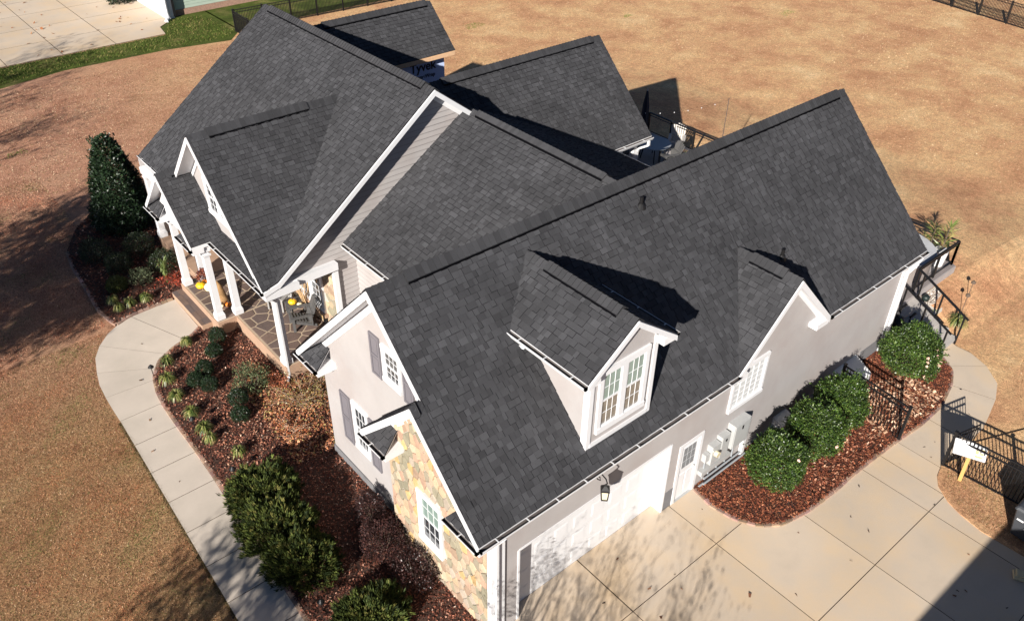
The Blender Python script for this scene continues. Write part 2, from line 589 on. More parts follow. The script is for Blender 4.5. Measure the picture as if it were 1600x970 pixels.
def roof_slope(parent, pts, eave_dir, name='roof_slope', deck=0.16, fascia=white_m, singles=False, inset=0.0, label=None):
    """pts: convex polygon in space (world). eave_dir horizontal along the courses."""
    P = [Vector(p) for p in pts]
    ex = Vector(eave_dir).normalized()
    n = Vector((0, 0, 0))
    for i in range(len(P)):
        n += P[i].cross(P[(i + 1) % len(P)])
    n.normalize()
    if n.z < 0: n = -n
    ey = n.cross(ex)
    if ey.z < 0:
        ex = -ex
        ey = n.cross(ex)
    low = min(P, key=lambda p: p.z)
    fr = Frame(low, ex, ey)
    poly = ccw([fr.inv(p) for p in P])
    # deck with its painted edge boards
    db = MB()
    db.prism([p - n * 0.012 for p in P], (0, 0, -deck))
    db.build('edge_board', fascia, parent)
    mb = MB()
    mb.poly([fr.p(x, y, -0.004) for x, y in poly], (0.5, 0.5, 0.5))
    mb.poly([fr.p(x, y, -0.013) for x, y in poly][::-1], (0.5, 0.5, 0.5))
    for i in range(len(poly)):
        a, b = poly[i], poly[(i + 1) % len(poly)]
        mb.poly([fr.p(*a, -0.013), fr.p(*b, -0.013), fr.p(*b, -0.004), fr.p(*a, -0.004)], (0.35, 0.35, 0.35))
    hp = halfplanes(poly)
    ymin = min(y for x, y in poly)
    ymax = max(y for x, y in poly)
    k = 0
    y0 = ymin
    cand = []
    tabs = []
    patch = R.random() * 10
    while y0 < ymax - 0.02:
        y1 = min(y0 + EXPO, ymax)
        band = clip(clip(poly, 0, -1, -y0), 0, 1, y1)
        if len(band) >= 3:
            xa, xb = min(p[0] for p in band), max(p[0] for p in band)
            x = xa - R.random() * 0.3
            raised = R.random() < 0.5
            while x < xb:
                wi = R.choice((0, 1, 1, 2, 2, 3, 3, 4) if raised else (0, 0, 1, 1, 2, 3))
                wd = WIDTHS[wi]
                q = R.random()
                ti = (0 if q < .10 else 1 if q < .34 else 2 if q < .64 else 3 if q < .88 else 4)
                full = True
                for a, b, c in hp:
                    if max(a * x + b * y0, a * (x + wd) + b * y0, a * x + b * y1, a * (x + wd) + b * y1) > c + 1e-6:
                        full = False
                        break
                if full and singles and abs(y1 - y0 - EXPO) < 1e-6:
                    tabs.append((x, y0, wi, ti, raised))
                else:
                    rect = [(x, y0), (x + wd, y0), (x + wd, y1), (x, y1)]
                    if not full:
                        for a, b, c in hp:
                            rect = clip(rect, a, b, c)
                            if len(rect) < 3: break
                    if len(rect) >= 3:
                        add_tab(mb, fr, rect, y0, y1, ti, raised)
                x += wd
                raised = not raised
        y0 = y1
        k += 1
    o = mb.build(name, shingle_m, parent)
    if label: o['label'] = label
    if tabs:
        tabs.sort(key=lambda t: (fr.p(t[0], t[1]) - CAM).length)
        for t in tabs[300:]:
            x, yy, wi, ti, ra = t
            rect = [(x, yy), (x + WIDTHS[wi], yy), (x + WIDTHS[wi], yy + EXPO), (x, yy + EXPO)]
            cand.append((rect, yy, ti, ra))
        sb = MB()
        for rect, yy, ti, ra in cand:
            add_tab(sb, fr, rect, yy, yy + EXPO, ti, ra)
        sb.build('shingle_field', shingle_m, o, kind='stuff')
        rot = Matrix((fr.ex, fr.ey, fr.n)).transposed().to_euler()
        for x, yy, wi, ti, ra in tabs[:300]:
            key = (wi, ti, ra)
            if key not in SINGLE_MESH:
                tb = MB()
                f0 = Frame((0, 0, 0), (1, 0, 0), (0, 1, 0))
                add_tab(tb, f0, [(0, 0), (WIDTHS[wi], 0), (WIDTHS[wi], EXPO), (0, EXPO)], 0, EXPO, ti, ra)
                me = bpy.data.meshes.new('shingle')
                me.from_pydata(tb.v, [], tb.f)
                at = me.attributes.new('tint', 'FLOAT_VECTOR', 'FACE')
                at.data.foreach_set('vector', np.array(tb.t, dtype=np.float32).ravel())
                me.materials.append(shingle_m)
                SINGLE_MESH[key] = me
            so_ = bpy.data.objects.new('shingle', SINGLE_MESH[key])
            so_.location = fr.p(x, yy) - wloc(o)
            so_.rotation_euler = rot
            COL.objects.link(so_)
            so_.parent = o
    return o, fr


def add_tab(mb, fr, rect, y0, y1, ti, raised):
    tn = TONES[ti] * R.uniform(0.93, 1.07)
    tint = (tn, tn, tn * 1.0)
    g = 0.0015
    xs_ = [q[0] for q in rect]
    xa_, xb_, ya_ = min(xs_) + .003, max(xs_) - .003, y0 + R.choice((.001, .002, .004, .010))
    if xa_ > xb_: xa_ = xb_ = (xa_ + xb_) / 2
    top = [fr.p(min(max(x, xa_), xb_), max(y, ya_), tab_height(y - y0, raised)) for x, y in rect]
    mb.poly(top, tint)
    m_ = len(rect)
    for i in range(m_):
        a, b = rect[i], rect[(i + 1) % m_]
        if a[1] > y1 - 1e-5 and b[1] > y1 - 1e-5: continue
        mb.poly([fr.p(a[0], a[1], -0.004), fr.p(b[0], b[1], -0.004), top[(i + 1) % m_], top[i]], (tn * .22, tn * .22, tn * .24))


CAPN = [0]
CAPMESH = {}


def ridge(parent, a, b, sl, sr, vent=(0.5, 0.5), right=None):
    """ridge vent + cap shingles from a to b. sl, sr: downhill slopes (dz per metre) on the two sides;
    right: horizontal unit vector towards side r"""
    a, b = Vector(a), Vector(b)
    d = (b - a).normalized()
    r = Vector(right)
    W = 0.17

    def sect(base, h, w_=W, wl=None):
        wl = w_ if wl is None else wl
        return [base + r * w_ + V3(0, 0, -sr * w_ + h), base + V3(0, 0, h + 0.012), base - r * wl + V3(0, 0, -sl * wl + h)]
    nT = int((b - a).length / EXPO)
    k0 = int(vent[0] / EXPO) + 1
    k1 = nT - int(vent[1] / EXPO) - 1
    va, vb = a + d * (k0 * EXPO + .01), a + d * (k1 * EXPO - .01)
    v = MB()                                 # the vent strip under the caps, its side louvres dark
    S0, S1 = sect(va, 0.0, W + 0.010, W - .03), sect(vb, 0.0, W + 0.010, W - .03)
    T0, T1 = sect(va, 0.062, W + 0.002, W - .02), sect(vb, 0.062, W + 0.002, W - .02)
    for i in (0, 1):
        v.poly([T0[i], T0[i + 1], T1[i + 1], T1[i]])
    v.poly([S0[0], T0[0], T1[0], S1[0]])
    root = v.build('ridge_vent', dark_m, parent)
    L_ = (b - a).length
    n = int(L_ / EXPO)
    rest = MB()
    rest.poly([S0[2], T0[2], T1[2], S1[2]], (.8, .8, .8))
    for S_, T_ in ((S0, T0), (S1, T1)):
        rest.poly([S_[0], S_[1], T_[1], T_[0]], (.8, .8, .8))
        rest.poly([S_[1], S_[2], T_[2], T_[1]], (.8, .8, .8))
    for i in range(n):
        p = a + d * (i * EXPO)
        invent = k0 <= i < k1
        h = 0.072 if invent else 0.014
        q = p + d * (EXPO * 1.02)
        tn = R.choice(TONES[1:4]) * R.uniform(0.95, 1.05) * 0.98
        single = CAPN[0] < 290
        mb = MB() if single else rest
        A = sect(p, h + 0.020)
        B = sect(q, h)
        A0 = sect(p, h - 0.012)
        t = (tn, tn, tn)
        mb.poly([A[0], B[0], B[1], A[1]], t)
        mb.poly([A[1], B[1], B[2], A[2]], t)
        mb.poly([A0[0], A[0], A[1], A0[1]], (tn * .6,) * 3)
        mb.poly([A0[1], A[1], A[2], A0[2]], (tn * .6,) * 3)
        mb.poly([A0[0], sect(q, h - .012)[0], B[0], A[0]], (tn * .6,) * 3)
        mb.poly([A0[2], A[2], B[2], sect(q, h - .012)[2]], (tn * .6,) * 3)
        if single:
            mb.build('cap_shingle', shingle_m, root)
            CAPN[0] += 1
    rest.build('cap_shingle_row', shingle_m, root, kind='stuff')
    return root


def gutter(parent, a, b, out, label=None, hang=0.75):
    """open K gutter hung on an eave from a to b; out = horizontal unit vector away from the roof"""
    a, b, o_ = Vector(a), Vector(b), Vector(out)
    d = (b - a).normalized()
    mb = MB()
    ins = MB()
    P = [(0.0, 0.0), (0.0, -0.11), (0.075, -0.11), (0.12, -0.02), (0.12, 0.0), (0.105, 0.0), (0.105, -0.02), (0.07, -0.098), (0.012, -0.098), (0.012, 0.0)]
    pa = [a + o_ * x + V3(0, 0, z - 0.02) for x, z in P]
    pb = [b + o_ * x + V3(0, 0, z - 0.02) for x, z in P]
    n = len(P)
    for i in range(n):
        j = (i + 1) % n
        tgt = ins if i in (5, 6, 7, 8) else mb
        tgt.poly([pa[i], pb[i], pb[j], pa[j]])
    for q in (pa, pb):
        mb.poly(q[:4] + [q[4]])
        mb.poly(q[:5])
    g = mb.build('gutter', white_m, parent)
    ins.build('gutter_lining', gutin_m, g)
    L_ = (b - a).length
    k = max(1, int(L_ / hang))
    for i in range(k):
        p = a + d * (L_ * (i + 0.5) / k)
        hb = MB()
        hb.obox(p + V3(0, 0, -0.022) - d * 0.012, d * 0.024, o_ * 0.115, V3(0, 0, 0.010))
        hb.build('gutter_hanger', white_m, g)
    return g


def downspout(parent, pts, w_=0.075):
    mb = MB()
    for p, q in zip(pts, pts[1:]):
        mb.bar(p, q, w_, w_ * 0.8)
    return mb.build('downspout', white_m, parent)


# ---------------------------------------------------------------- walls of stones
def voronoi(seeds, bound, K=18):
    cells = []
    S = np.array(seeds)
    for i, (sx, sy) in enumerate(seeds):
        d = ((S - S[i]) ** 2).sum(1)
        idx = np.argsort(d)[1:K + 1]
        c = list(bound)
        for j in idx:
            tx, ty = seeds[j]
            a, b = tx - sx, ty - sy
            c = clip(c, a, b, a * (sx + tx) / 2 + b * (sy + ty) / 2)
            if len(c) < 3: break
        cells.append(c)
    return cells


def poisson(x0, y0, x1, y1, r, tries, sx=1.0, sy=1.0):
    pts = []
    for _ in range(tries):
        p = (R.uniform(x0, x1), R.uniform(y0, y1))
        if all(((p[0] - q[0]) / sx) ** 2 + ((p[1] - q[1]) / sy) ** 2 > r * r for q in pts):
            pts.append(p)
    return pts


def shrink(c, d):
    cc = ccw(c)
    out = list(cc)
    for a, b, k in halfplanes(cc):
        out = clip(out, a, b, k - d)
        if len(out) < 3: return []
    return out


def stones(parent, fr, poly, r, gap, h, name, m, palette, holes=(), sx=1.3, sy=1.0, bev=0.012, tries=4000):
    xs = [p[0] for p in poly]
    ys = [p[1] for p in poly]
    seeds = poisson(min(xs), min(ys), max(xs), max(ys), r, tries, sx, sy)
    seeds = [s for s in seeds]
    cp = ccw(poly)
    hp = halfplanes(cp)
    b0 = [(min(xs) - 1, min(ys) - 1), (max(xs) + 1, min(ys) - 1), (max(xs) + 1, max(ys) + 1), (min(xs) - 1, max(ys) + 1)]
    cnt = 0
    sc = [(x / sx, y / sy) for x, y in seeds]
    bs = [(x / sx, y / sy) for x, y in b0]
    for c in voronoi(sc, bs):
        if len(c) < 3: continue
        c = [(x * sx, y * sy) for x, y in c]
        for a, b, k in hp:
            c = clip(c, a, b, k)
            if len(c) < 3: break
        if len(c) < 3: continue
        mx, my = sum(p[0] for p in c) / len(c), sum(p[1] for p in c) / len(c)
        if any(x0 < mx < x1 and y0 < my < y1 for x0, y0, x1, y1 in holes): continue
        c = shrink(c, gap)
        if len(c) < 3: continue
        hh = h * R.uniform(0.75, 1.25)
        top = shrink(c, bev)
        if len(top) != len(c): 
            cx_, cy_ = sum(p[0] for p in c) / len(c), sum(p[1] for p in c) / len(c)
            top = [(cx_ + (x - cx_) * .88, cy_ + (y - cy_) * .88) for x, y in c]
        else:
            cx_, cy_ = sum(p[0] for p in c) / len(c), sum(p[1] for p in c) / len(c)
            top = [(cx_ + (x - cx_) * .9, cy_ + (y - cy_) * .9) for x, y in c]
        pal = R.choice(palette)
        v = R.uniform(0.88, 1.12)
        t = tuple(q * v for q in pal)
        mb = MB()
        tl = R.uniform(-.15, .15) * hh
        mb.poly([fr.p(x, y, hh + tl * (x - mx)) for x, y in top], t)
        for i in range(len(c)):
            j = (i + 1) % len(c)
            mb.poly([fr.p(*c[i], 0), fr.p(*c[j], 0), fr.p(*c[j], hh * .6), fr.p(*c[i], hh * .6)], t)
            mb.poly([fr.p(*c[i], hh * .6), fr.p(*c[j], hh * .6), fr.p(*top[j], hh + tl * (top[j][0] - mx)), fr.p(*top[i], hh + tl * (top[i][0] - mx))], t)
        mb.build(name, m, parent)
        cnt += 1
    return cnt


def boards(parent, fr, poly, y0, expo=0.16, holes=(), name='siding_board', m=None):
    """lap siding, each board its own piece, clipped to a convex wall outline"""
    cp = ccw(poly)
    hp = halfplanes(cp)
    xs = [p[0] for p in poly]
    ymax = max(p[1] for p in poly)
    y = y0
    while y < ymax:
        segs = [(min(xs) - .1, max(xs) + .1)]
        for hx0, hy0, hx1, hy1 in holes:
            if hy0 < y + expo * .5 < hy1:
                ns = []
                for a, b in segs:
                    if a < hx0: ns.append((a, min(b, hx0)))
                    if b > hx1: ns.append((max(a, hx1), b))
                segs = ns
        for a, b in segs:
            c = [(a, y), (b, y), (b, y + expo), (a, y + expo)]
            for A, B, K in hp:
                c = clip(c, A, B, K)
                if len(c) < 3: break
            if len(c) < 3: continue
            mb = MB()
            hf = lambda yy: 0.004 + 0.018 * (1 - (yy - y) / expo)
            mb.poly([fr.p(x, yy, hf(yy)) for x, yy in c])
            for i in range(len(c)):
                p, q = c[i], c[(i + 1) % len(c)]
                mb.poly([fr.p(*p, 0), fr.p(*q, 0), fr.p(*q, hf(q[1])), fr.p(*p, hf(p[1]))], (.35, .33, .33))  # lap shadow painted as dark tint on the edges and the foot strip
            mb.poly([fr.p(x, yy, hf(yy) + .0006) for x, yy in ((c[0][0], y), (c[1][0], y), (c[1][0], y + .010), (c[0][0], y + .010))], (.55, .53, .53)) if len(c) == 4 else None
            mb.build(name, m or wall_m, parent)
        y += expo


def window(parent, fr, x0, y0, x1, y1, cols=1, grid=(3, 2), double=True, frame=0.10, shade=None, low=None, label=None, proud=0.05, mull=0.10):
    """trimmed window; fr's plane is the wall face. sash pairs side by side (cols)"""
    mb = MB()

    def bx(b_, xa, ya, xb, yb, h0, h1):
        b_.obox(fr.p(xa, ya, h0), fr.ex * (xb - xa), fr.ey * (yb - ya), fr.n * (h1 - h0))
    bx(mb, x0 - frame, y0 - frame * 1.1, x1 + frame, y0, 0.0, proud + .02)
    bx(mb, x0 - frame, y1, x1 + frame, y1 + frame * 1.2, 0.0, proud + .01)
    bx(mb, x0 - frame, y0, x0, y1, 0.0, proud)
    bx(mb, x1, y0, x1 + frame, y1, 0.0, proud)
    wdt = (x1 - x0 - mull * (cols - 1)) / cols
    for c in range(1, cols):
        xm = x0 + c * wdt + (c - 1) * mull
        bx(mb, xm, y0, xm + mull, y1, 0.0, proud - .002)
    w_ = mb.build('window', white_m, parent)
    if label: w_['label'] = label
    for c in range(cols):
        xa = x0 + c * (wdt + mull)
        xb = xa + wdt
        halves = [(y0, (y0 + y1) / 2, 0.004), ((y0 + y1) / 2, y1, 0.018)] if double else [(y0, y1, 0.01)]
        for hi, (ya, yb, hh) in enumerate(halves):
            s = MB()
            t = 0.032
            bx(s, xa, ya, xb, ya + t, 0.0, hh + .018)
            bx(s, xa, yb - t, xb, yb, 0.0, hh + .018)
            bx(s, xa, ya + t, xa + t, yb - t, 0.0, hh + .018)
            bx(s, xb - t, ya + t, xb, yb - t, 0.0, hh + .018)
            s.build('sash', white_m, w_)
            pm = (shade or glass_m) if (hi == 1 or not double) else (low or glass_m)
            gx, gy = grid
            pw, ph = (xb - xa - 2 * t) / gx, (yb - ya - 2 * t) / gy
            mun = MB()
            for i in range(1, gx):
                xx = xa + t + i * pw
                bx(mun, xx - .0045, ya + t, xx + .0045, yb - t, 0.0, hh + .012)
            for j in range(1, gy):
                yy = ya + t + j * ph
                bx(mun, xa + t, yy - .0045, xb - t, yy + .0045, 0.0, hh + .0105)
            mun.build('muntin', white_m, w_)
            for i in range(gx):
                for j in range(gy):
                    pn = MB()
                    bx(pn, xa + t + i * pw + .0045, ya + t + j * ph + .0045, xa + t + (i + 1) * pw - .0045, ya + t + (j + 1) * ph - .0045, 0.001, hh + R.uniform(0, .002))
                    pn.build('pane', pm, w_)
    return w_


def shutter(parent, fr, x0, y0, x1, y1):
    mb = MB()

    def bx(b_, xa, ya, xb, yb, h0, h1):
        b_.obox(fr.p(xa, ya, h0), fr.ex * (xb - xa), fr.ey * (yb - ya), fr.n * (h1 - h0))
    t = .06
    bx(mb, x0, y0, x0 + t, y1, 0, .045)
    bx(mb, x1 - t, y0, x1, y1, 0, .045)
    ym = (y0 + y1) / 2
    for a in (y0, ym - t / 2, y1 - t):
        bx(mb, x0 + t, a, x1 - t, a + t, 0, .043)
    s = mb.build('shutter', shutter_m, parent)
    for a, b in ((y0 + t, ym - t / 2), (ym + t / 2, y1 - t)):
        p = MB()
        bx(p, x0 + t + .002, a + .002, x1 - t - .002, b - .002, 0, .024)
        bx(p, x0 + t + .04, a + .04, x1 - t - .04, b - .04, 0.024, .034)
        p.build('raised_panel', shutter_m, s)
    return s

# ================================================================ THE HOUSE
H = thing('suburban_house', 'large pale greige house with charcoal shingle gables, white trim and stone-faced garage gable', 'house', (8, 10, 0))
S1 = 0.9988


def gz(v):           # near garage slope
    return 3.75 + S1 * v


# --- garage wing roof
RV, RZ, GL = 3.8486, 7.594, 16.78
GU, GW = 9.709, 1.959
gp = gz(GW)
roof_slope(H, [(0, 0, 3.75), (GU - GW, 0, 3.75), (GU - GW, RV, RZ), (0, RV, RZ)], (1, 0, 0), singles=True)
roof_slope(H, [(GU - GW, 0, 3.75), (GU, GW, gp), (GU, RV, RZ), (GU - GW, RV, RZ)], (1, 0, 0))
roof_slope(H, [(GU + GW, 0, 3.75), (GU, GW, gp), (GU, RV, RZ), (GU + GW, RV, RZ)], (1, 0, 0))
roof_slope(H, [(GU + GW, 0, 3.75), (GL, 0, 3.75), (GL, RV, RZ), (GU + GW, RV, RZ)], (1, 0, 0))
roof_slope(H, [(0, 2 * RV, 3.75), (GL, 2 * RV, 3.75), (GL, RV, RZ), (0, RV, RZ)], (1, 0, 0))
roof_slope(H, [(-.287, 0, 3.75), (-0.001, 0, 3.75), (-0.001, 2.129, gz(2.129)), (-.287, 2.129, gz(2.129))], (1, 0, 0))
roof_slope(H, [(-.287, 4.258, 3.75), (.5, 4.258, 3.75), (.5, 2.129, gz(2.129)), (-.287, 2.129, gz(2.129))], (1, 0, 0))
ridge(H, (0, RV, RZ), (GL, RV, RZ), S1, S1, (0.75, 0.25), right=(0, -1, 0))
ridge(H, (-.287, 2.129, gz(2.129)), (.05, 2.129, gz(2.129)), S1, S1, (0.02, 0.02), right=(0, -1, 0))
# --- wall gable over the drive side
GU, GW = 9.709, 1.959
gp = gz(GW)
roof_slope(H, [(GU - GW, 0, 3.75), (GU - GW, .2, 3.75), (GU, GW + .2, gp), (GU, 0, gp)], (0, 1, 0))
roof_slope(H, [(GU + GW, 0, 3.75), (GU + GW, .2, 3.75), (GU, GW + .2, gp), (GU, 0, gp)], (0, 1, 0))
ridge(H, (GU, 0, gp), (GU, GW, gp), 1.0, 1.0, (0.35, 0.42), right=(-1, 0, 0))
# --- dormer
DU, DW, DV, DZ, DE = 3.8416, 1.3018, 0.1236, 7.2009, 6.2289
ds = (DZ - DE) / DW
for sg in (-1, 1):
    roof_slope(H, [(DU + sg * DW, DV, DE), (DU + sg * DW, (DE - 3.75) / S1 + .15, DE), (DU, (DZ - 3.75) / S1 + .15, DZ), (DU, DV, DZ)], (0, 1, 0), deck=.10)
ridge(H, (DU, DV, DZ), (DU, (DZ - 3.75) / S1, DZ), ds, ds, (0.3, 0.5), right=(-1, 0, 0))
# --- link wing between garage and main block
MU, MZ = 8.1745, 6.873
roof_slope(H, [(3.4612, 11.25, 3.8284), (3.4612, 7.5, 3.8284), (MU, 4.45, MZ), (MU, 11.25, MZ)], (0, 1, 0))
roof_slope(H, [(14.022, 11.25, 4.0), (14.022, 7.4, 4.0), (MU, 4.45, MZ), (MU, 11.25, MZ)], (0, 1, 0))
ridge(H, (MU, 10.9, MZ), (MU, 4.57, MZ), .646, .49, (0.25, 0.55), right=(-1, 0, 0))
# --- rear wing
BV, BZ = 13.3773, 6.9238
for sg in (-1, 1):
    roof_slope(H, [(8.05, BV, BZ), (16.028, BV, BZ), (16.028, BV + sg * 3.0088, 4.0074), (11.8, BV + sg * 3.0088, 4.0074)], (1, 0, 0))
ridge(H, (8.05, BV, BZ), (16.028, BV, BZ), .97, .97, (0.6, 0.3), right=(0, -1, 0))
# --- main block
HU, HZ, H0, H1 = 6.771, 7.8795, 10.887, 21.397
ms = (HZ - 3.5985) / (HU - 1.1176)
roof_slope(H, [(1.1176, H0, 3.5985), (HU, H0, HZ), (HU, H1, HZ), (1.1176, H1, 3.5985)], (0, 1, 0))
roof_slope(H, [(11.9, H0, 3.99), (HU, H0, HZ), (HU, H1, HZ), (11.9, H1, 3.99)], (0, 1, 0))
roof_slope(H, [(.6459, H0, 3.4732), (1.1176, H0, 3.5985), (1.1176, 18.0, 3.5985), (.6459, 18.0, 3.4732)], (0, 1, 0), deck=.12)
ridge(H, (HU, H0, HZ), (HU, H1, HZ), ms, ms, (0.35, 0.3), right=(-1, 0, 0))
# --- front cross gable
CV, CZ = 14.306, 6.9562
cs = (CZ - 3.4732) / (CV - H0)
cu = 1.1176 + (CZ - 3.5985) / ms
for v in (H0, 2 * CV - H0):
    roof_slope(H, [(.6281, v, 3.4732), (.95, v, 3.4732), (cu + .28, CV, CZ), (.6281, CV, CZ)], (1, 0, 0))
ridge(H, (.6281, CV, CZ), (cu, CV, CZ), cs, cs, (0.45, 0.95), right=(0, -1, 0))
# --- entry gable
EV, EZ, EW = 16.189, 5.2066, 1.7995
for sg in (-1, 1):
    roof_slope(H, [(.0493, EV + sg * EW, 3.4732), (.86, EV + sg * EW, 3.4732), (3.44, EV, EZ), (.0493, EV, EZ)], (1, 0, 0), deck=.12)
ridge(H, (.0493, EV, EZ), (1.4, EV, EZ), .963, .963, (0.3, 0.3), right=(0, -1, 0))
# --- rear addition (raw fascia)
AV, AZ, AE = 20.03, 7.2, 5.65
for sg in (-1, 1):
    roof_slope(H, [(9.72, AV + sg * 1.61, AE), (13.13, AV + sg * 1.61, AE), (13.13, AV, AZ), (7.67, AV, AZ)], (1, 0, 0), fascia=fascia_raw, deck=.14)
ridge(H, (7.67, AV, AZ), (13.13, AV, AZ), .963, .963, (0.5, 0.12), right=(0, -1, 0))


def rake(a, b, out, drop=.20, th=.03, off=.0, top=.03, m=white_m):
    """sloping board under a rake edge from a to b, its face towards out"""
    a, b, o_ = Vector(a), Vector(b), Vector(out)
    mb = MB()
    base = [a + V3(0, 0, -top), b + V3(0, 0, -top), b + V3(0, 0, -top - drop), a + V3(0, 0, -top - drop)]
    mb.prism([p + o_ * (off + .004) for p in base], o_ * th)
    return mb.build('rake_board', m, H)


X_, Y_, NX, NY = V3(1, 0, 0), V3(0, 1, 0), V3(-1, 0, 0), V3(0, -1, 0)
rake((0, 2 * RV, 3.75), (0, RV, RZ), NX)
rake((0, 2.2, gz(2.2)), (0, RV, RZ), NX, .12)
rake((-.287, 0, 3.75), (-.287, 2.129, gz(2.129)), NX, .12)
rake((-.287, 4.258, 3.75), (-.287, 2.129, gz(2.129)), NX)
rake((GL, 0, 3.75), (GL, RV, RZ), X_)
rake((GU - GW, 0, 3.75), (GU, 0, gp), NY)
rake((GU + GW, 0, 3.75), (GU, 0, gp), NY)
rake((DU - DW, DV, DE), (DU, DV, DZ), NY, .14)
rake((DU + DW, DV, DE), (DU, DV, DZ), NY, .14)
rake((1.1176, H0, 3.5985), (HU, H0, HZ), NY, .17)
rake((9.5, H0, 5.81), (HU, H0, HZ), NY, .17)
rake((.6459, H0, 3.4732), (1.1176, H0, 3.5985), NY, .15)
rake((.6281, 11.3, 3.4732 + .413 * cs), (.6281, CV, CZ), NX, .12)
rake((.6281, 17.3, 3.4732 + .425 * cs), (.6281, CV, CZ), NX)
rake((.0493, EV - EW, 3.4732), (.0493, EV, EZ), NX, .11)
rake((.0493, EV + EW, 3.4732), (.0493, EV, EZ), NX, .17)
rake((16.028, BV - 3.0, 4.0074), (16.028, BV, BZ), X_, .15)


def frieze(a, b, out, h=.22, th=.03, down=.17):
    a, b, o_ = Vector(a), Vector(b), Vector(out)
    mb = MB()
    mb.prism([a + V3(0, 0, -down), b + V3(0, 0, -down), b + V3(0, 0, -down - h), a + V3(0, 0, -down - h)], o_ * th)
    return mb.build('frieze_board', white_m, H)


# --- garage walls
def wallprism(pts, vec, m=wall_m, name='wall', parent=None):
    mb = MB()
    mb.prism(pts, vec)
    return mb.build(name, m, parent or H)


wf = wallprism([(.52, .262, 0), (.52, 7.45, 0), (.52, 7.45, 3.82), (.52, RV, 7.41), (.52, .262, 3.82)], (.15, 0, 0))
frieze((.52, 7.45, 4.0), (.52, RV, 7.594), NX, .26)
frieze((.52, 4.1, 7.34), (.52, RV, 7.594), NX, .26)
ws = wallprism([(.23, .256, 0), (.23, 4.0, 0), (.23, 4.0, 3.83), (.23, 2.129, 5.70), (.23, .256, 3.83)], (.288, 0, 0), mortar_m, 'stone_wall')
frieze((.225, 4.0, 4.02), (.225, 2.129, 5.877), NX, .28)
FW = Frame((.52, 0, 0), (0, -1, 0), (0, 0, 1))
SW = Frame((.23, 0, 0), (0, -1, 0), (0, 0, 1))
STONEPAL = [(1.15, 1.02, .82), (1.2, 1.08, .88), (1.0, 1.0, .98), (.98, .88, .78), (1.08, .90, .80), (.78, .80, .72), (1.22, .98, .56), (1.05, .82, .72), (.64, .69, .60), (1.2, 1.14, 1.0), (.85, .70, .60), (.72, .76, .66)]
nst = stones(ws, SW, [(-3.98, 0.02), (-.4, 0.02), (-.4, 3.9), (-2.129, 5.55), (-3.98, 3.7)], .163, .008, .034, 'stone', stone_m, STONEPAL,
             holes=[(-2.86, 1.07, -1.94, 2.72)], sx=.95, sy=1.35, tries=6000)
window(H, SW, -2.75, 1.18, -2.04, 2.6, shade=gshade_m, grid=(3, 2), proud=.07, frame=.11)
window(H, FW, -4.25, 4.84, -3.72, 5.62, shade=glass_m, grid=(3, 2))
shutter(H, FW, -4.84, 4.62, -4.44, 5.78)
shutter(H, FW, -3.56, 4.62, -3.18, 5.78)
window(H, FW, -6.0, 1.42, -5.48, 2.78, shade=glass_m, grid=(3, 2))
shutter(H, FW, -6.68, 1.22, -6.22, 2.84)
shutter(H, FW, -5.34, 1.22, -4.94, 2.84)
wallprism([(.515, 4.0, 0), (.515, 7.46, 0), (.515, 7.46, .31), (.515, 4.0, .31)], (-.03, 0, 0), found_m, 'foundation', H)
wallprism([(.675, 7.445, 0), (3.84, 7.445, 0), (3.84, 7.445, 3.8), (.675, 7.445, 3.8)], (0, -.15, 0))
# corner boards
for a, b in (((.19, .22, 0), (.33, .36, 3.8)), ((.40, .20, 0), (.54, .252, 3.8)), ((16.20, .21, .0), (16.36, .36, 3.7))):
    MB().box(a, b).build('corner_board', white_m, H)
# drive side wall, built round the two doors
NW = Frame((0, .25, 0), (1, 0, 0), (0, 0, 1))
side = MB()
for a, b, c, d in ((.524, 0, .97, 3.82), (.97, 2.45, 5.82, 3.82), (5.82, 0, 6.2, 3.82), (6.2, 2.12, 7.1, 3.82), (7.1, 0, 16.3, 3.82)):
    side.box((a, .25, b), (c, .40, d))
side.prism([(GU - 1.8, .25, 3.82), (GU + 1.8, .25, 3.82), (GU, .25, gp - .12)], (0, .15, 0))
sw = side.build('wall', wall_m, H)
MB().box((5.83, .243, 0), (6.19, .25, .69)).box((15.0, .235, 0), (16.2, .25, .62)).build('foundation', found_m, H)
wallprism([(16.3, .405, 0), (16.3, 7.45, 0), (16.3, 7.45, 3.8), (16.3, RV, 7.4), (16.3, .405, 3.9)], (-.15, 0, 0))
MB().box((.8, .62, 3.2), (16.1, 7.2, 3.3)).build('ceiling', dark_m, H)
# garage door in its recess
gd = MB().box((.97, .56, 0), (5.82, .60, 2.45)).build('garage_door', white_m, H)
for j in range(4):
    for i in range(8):
        x0, z0 = 1.02 + i * .595, .03 + j * .605
        p = MB()
        p.box((x0, .545, z0), (x0 + .5935, .56, z0 + .602))
        p.prism([(x0 + .09, .545, z0 + .10), (x0 + .495, .545, z0 + .10), (x0 + .495, .545, z0 + .5), (x0 + .09, .545, z0 + .5)], (0, -.005, 0))
        p.prism([(x0 + .125, .540, z0 + .135), (x0 + .46, .540, z0 + .135), (x0 + .46, .540, z0 + .465), (x0 + .125, .540, z0 + .465)], (0, -.004, 0))
        p.build('panel', white_m, gd)
MB().box((.93, .23, 0), (.985, .555, 2.45)).build('door_jamb', white_m, H)
MB().box((5.79, .23, 0), (5.85, .555, 2.45)).build('door_jamb', white_m, H)
MB().box((.985, .235, 2.41), (5.79, .555, 2.47)).build('door_head', white_m, H)
MB().box((1.0, .545, 0.0), (5.8, .575, .028)).build('door_seal', dark_m, H)
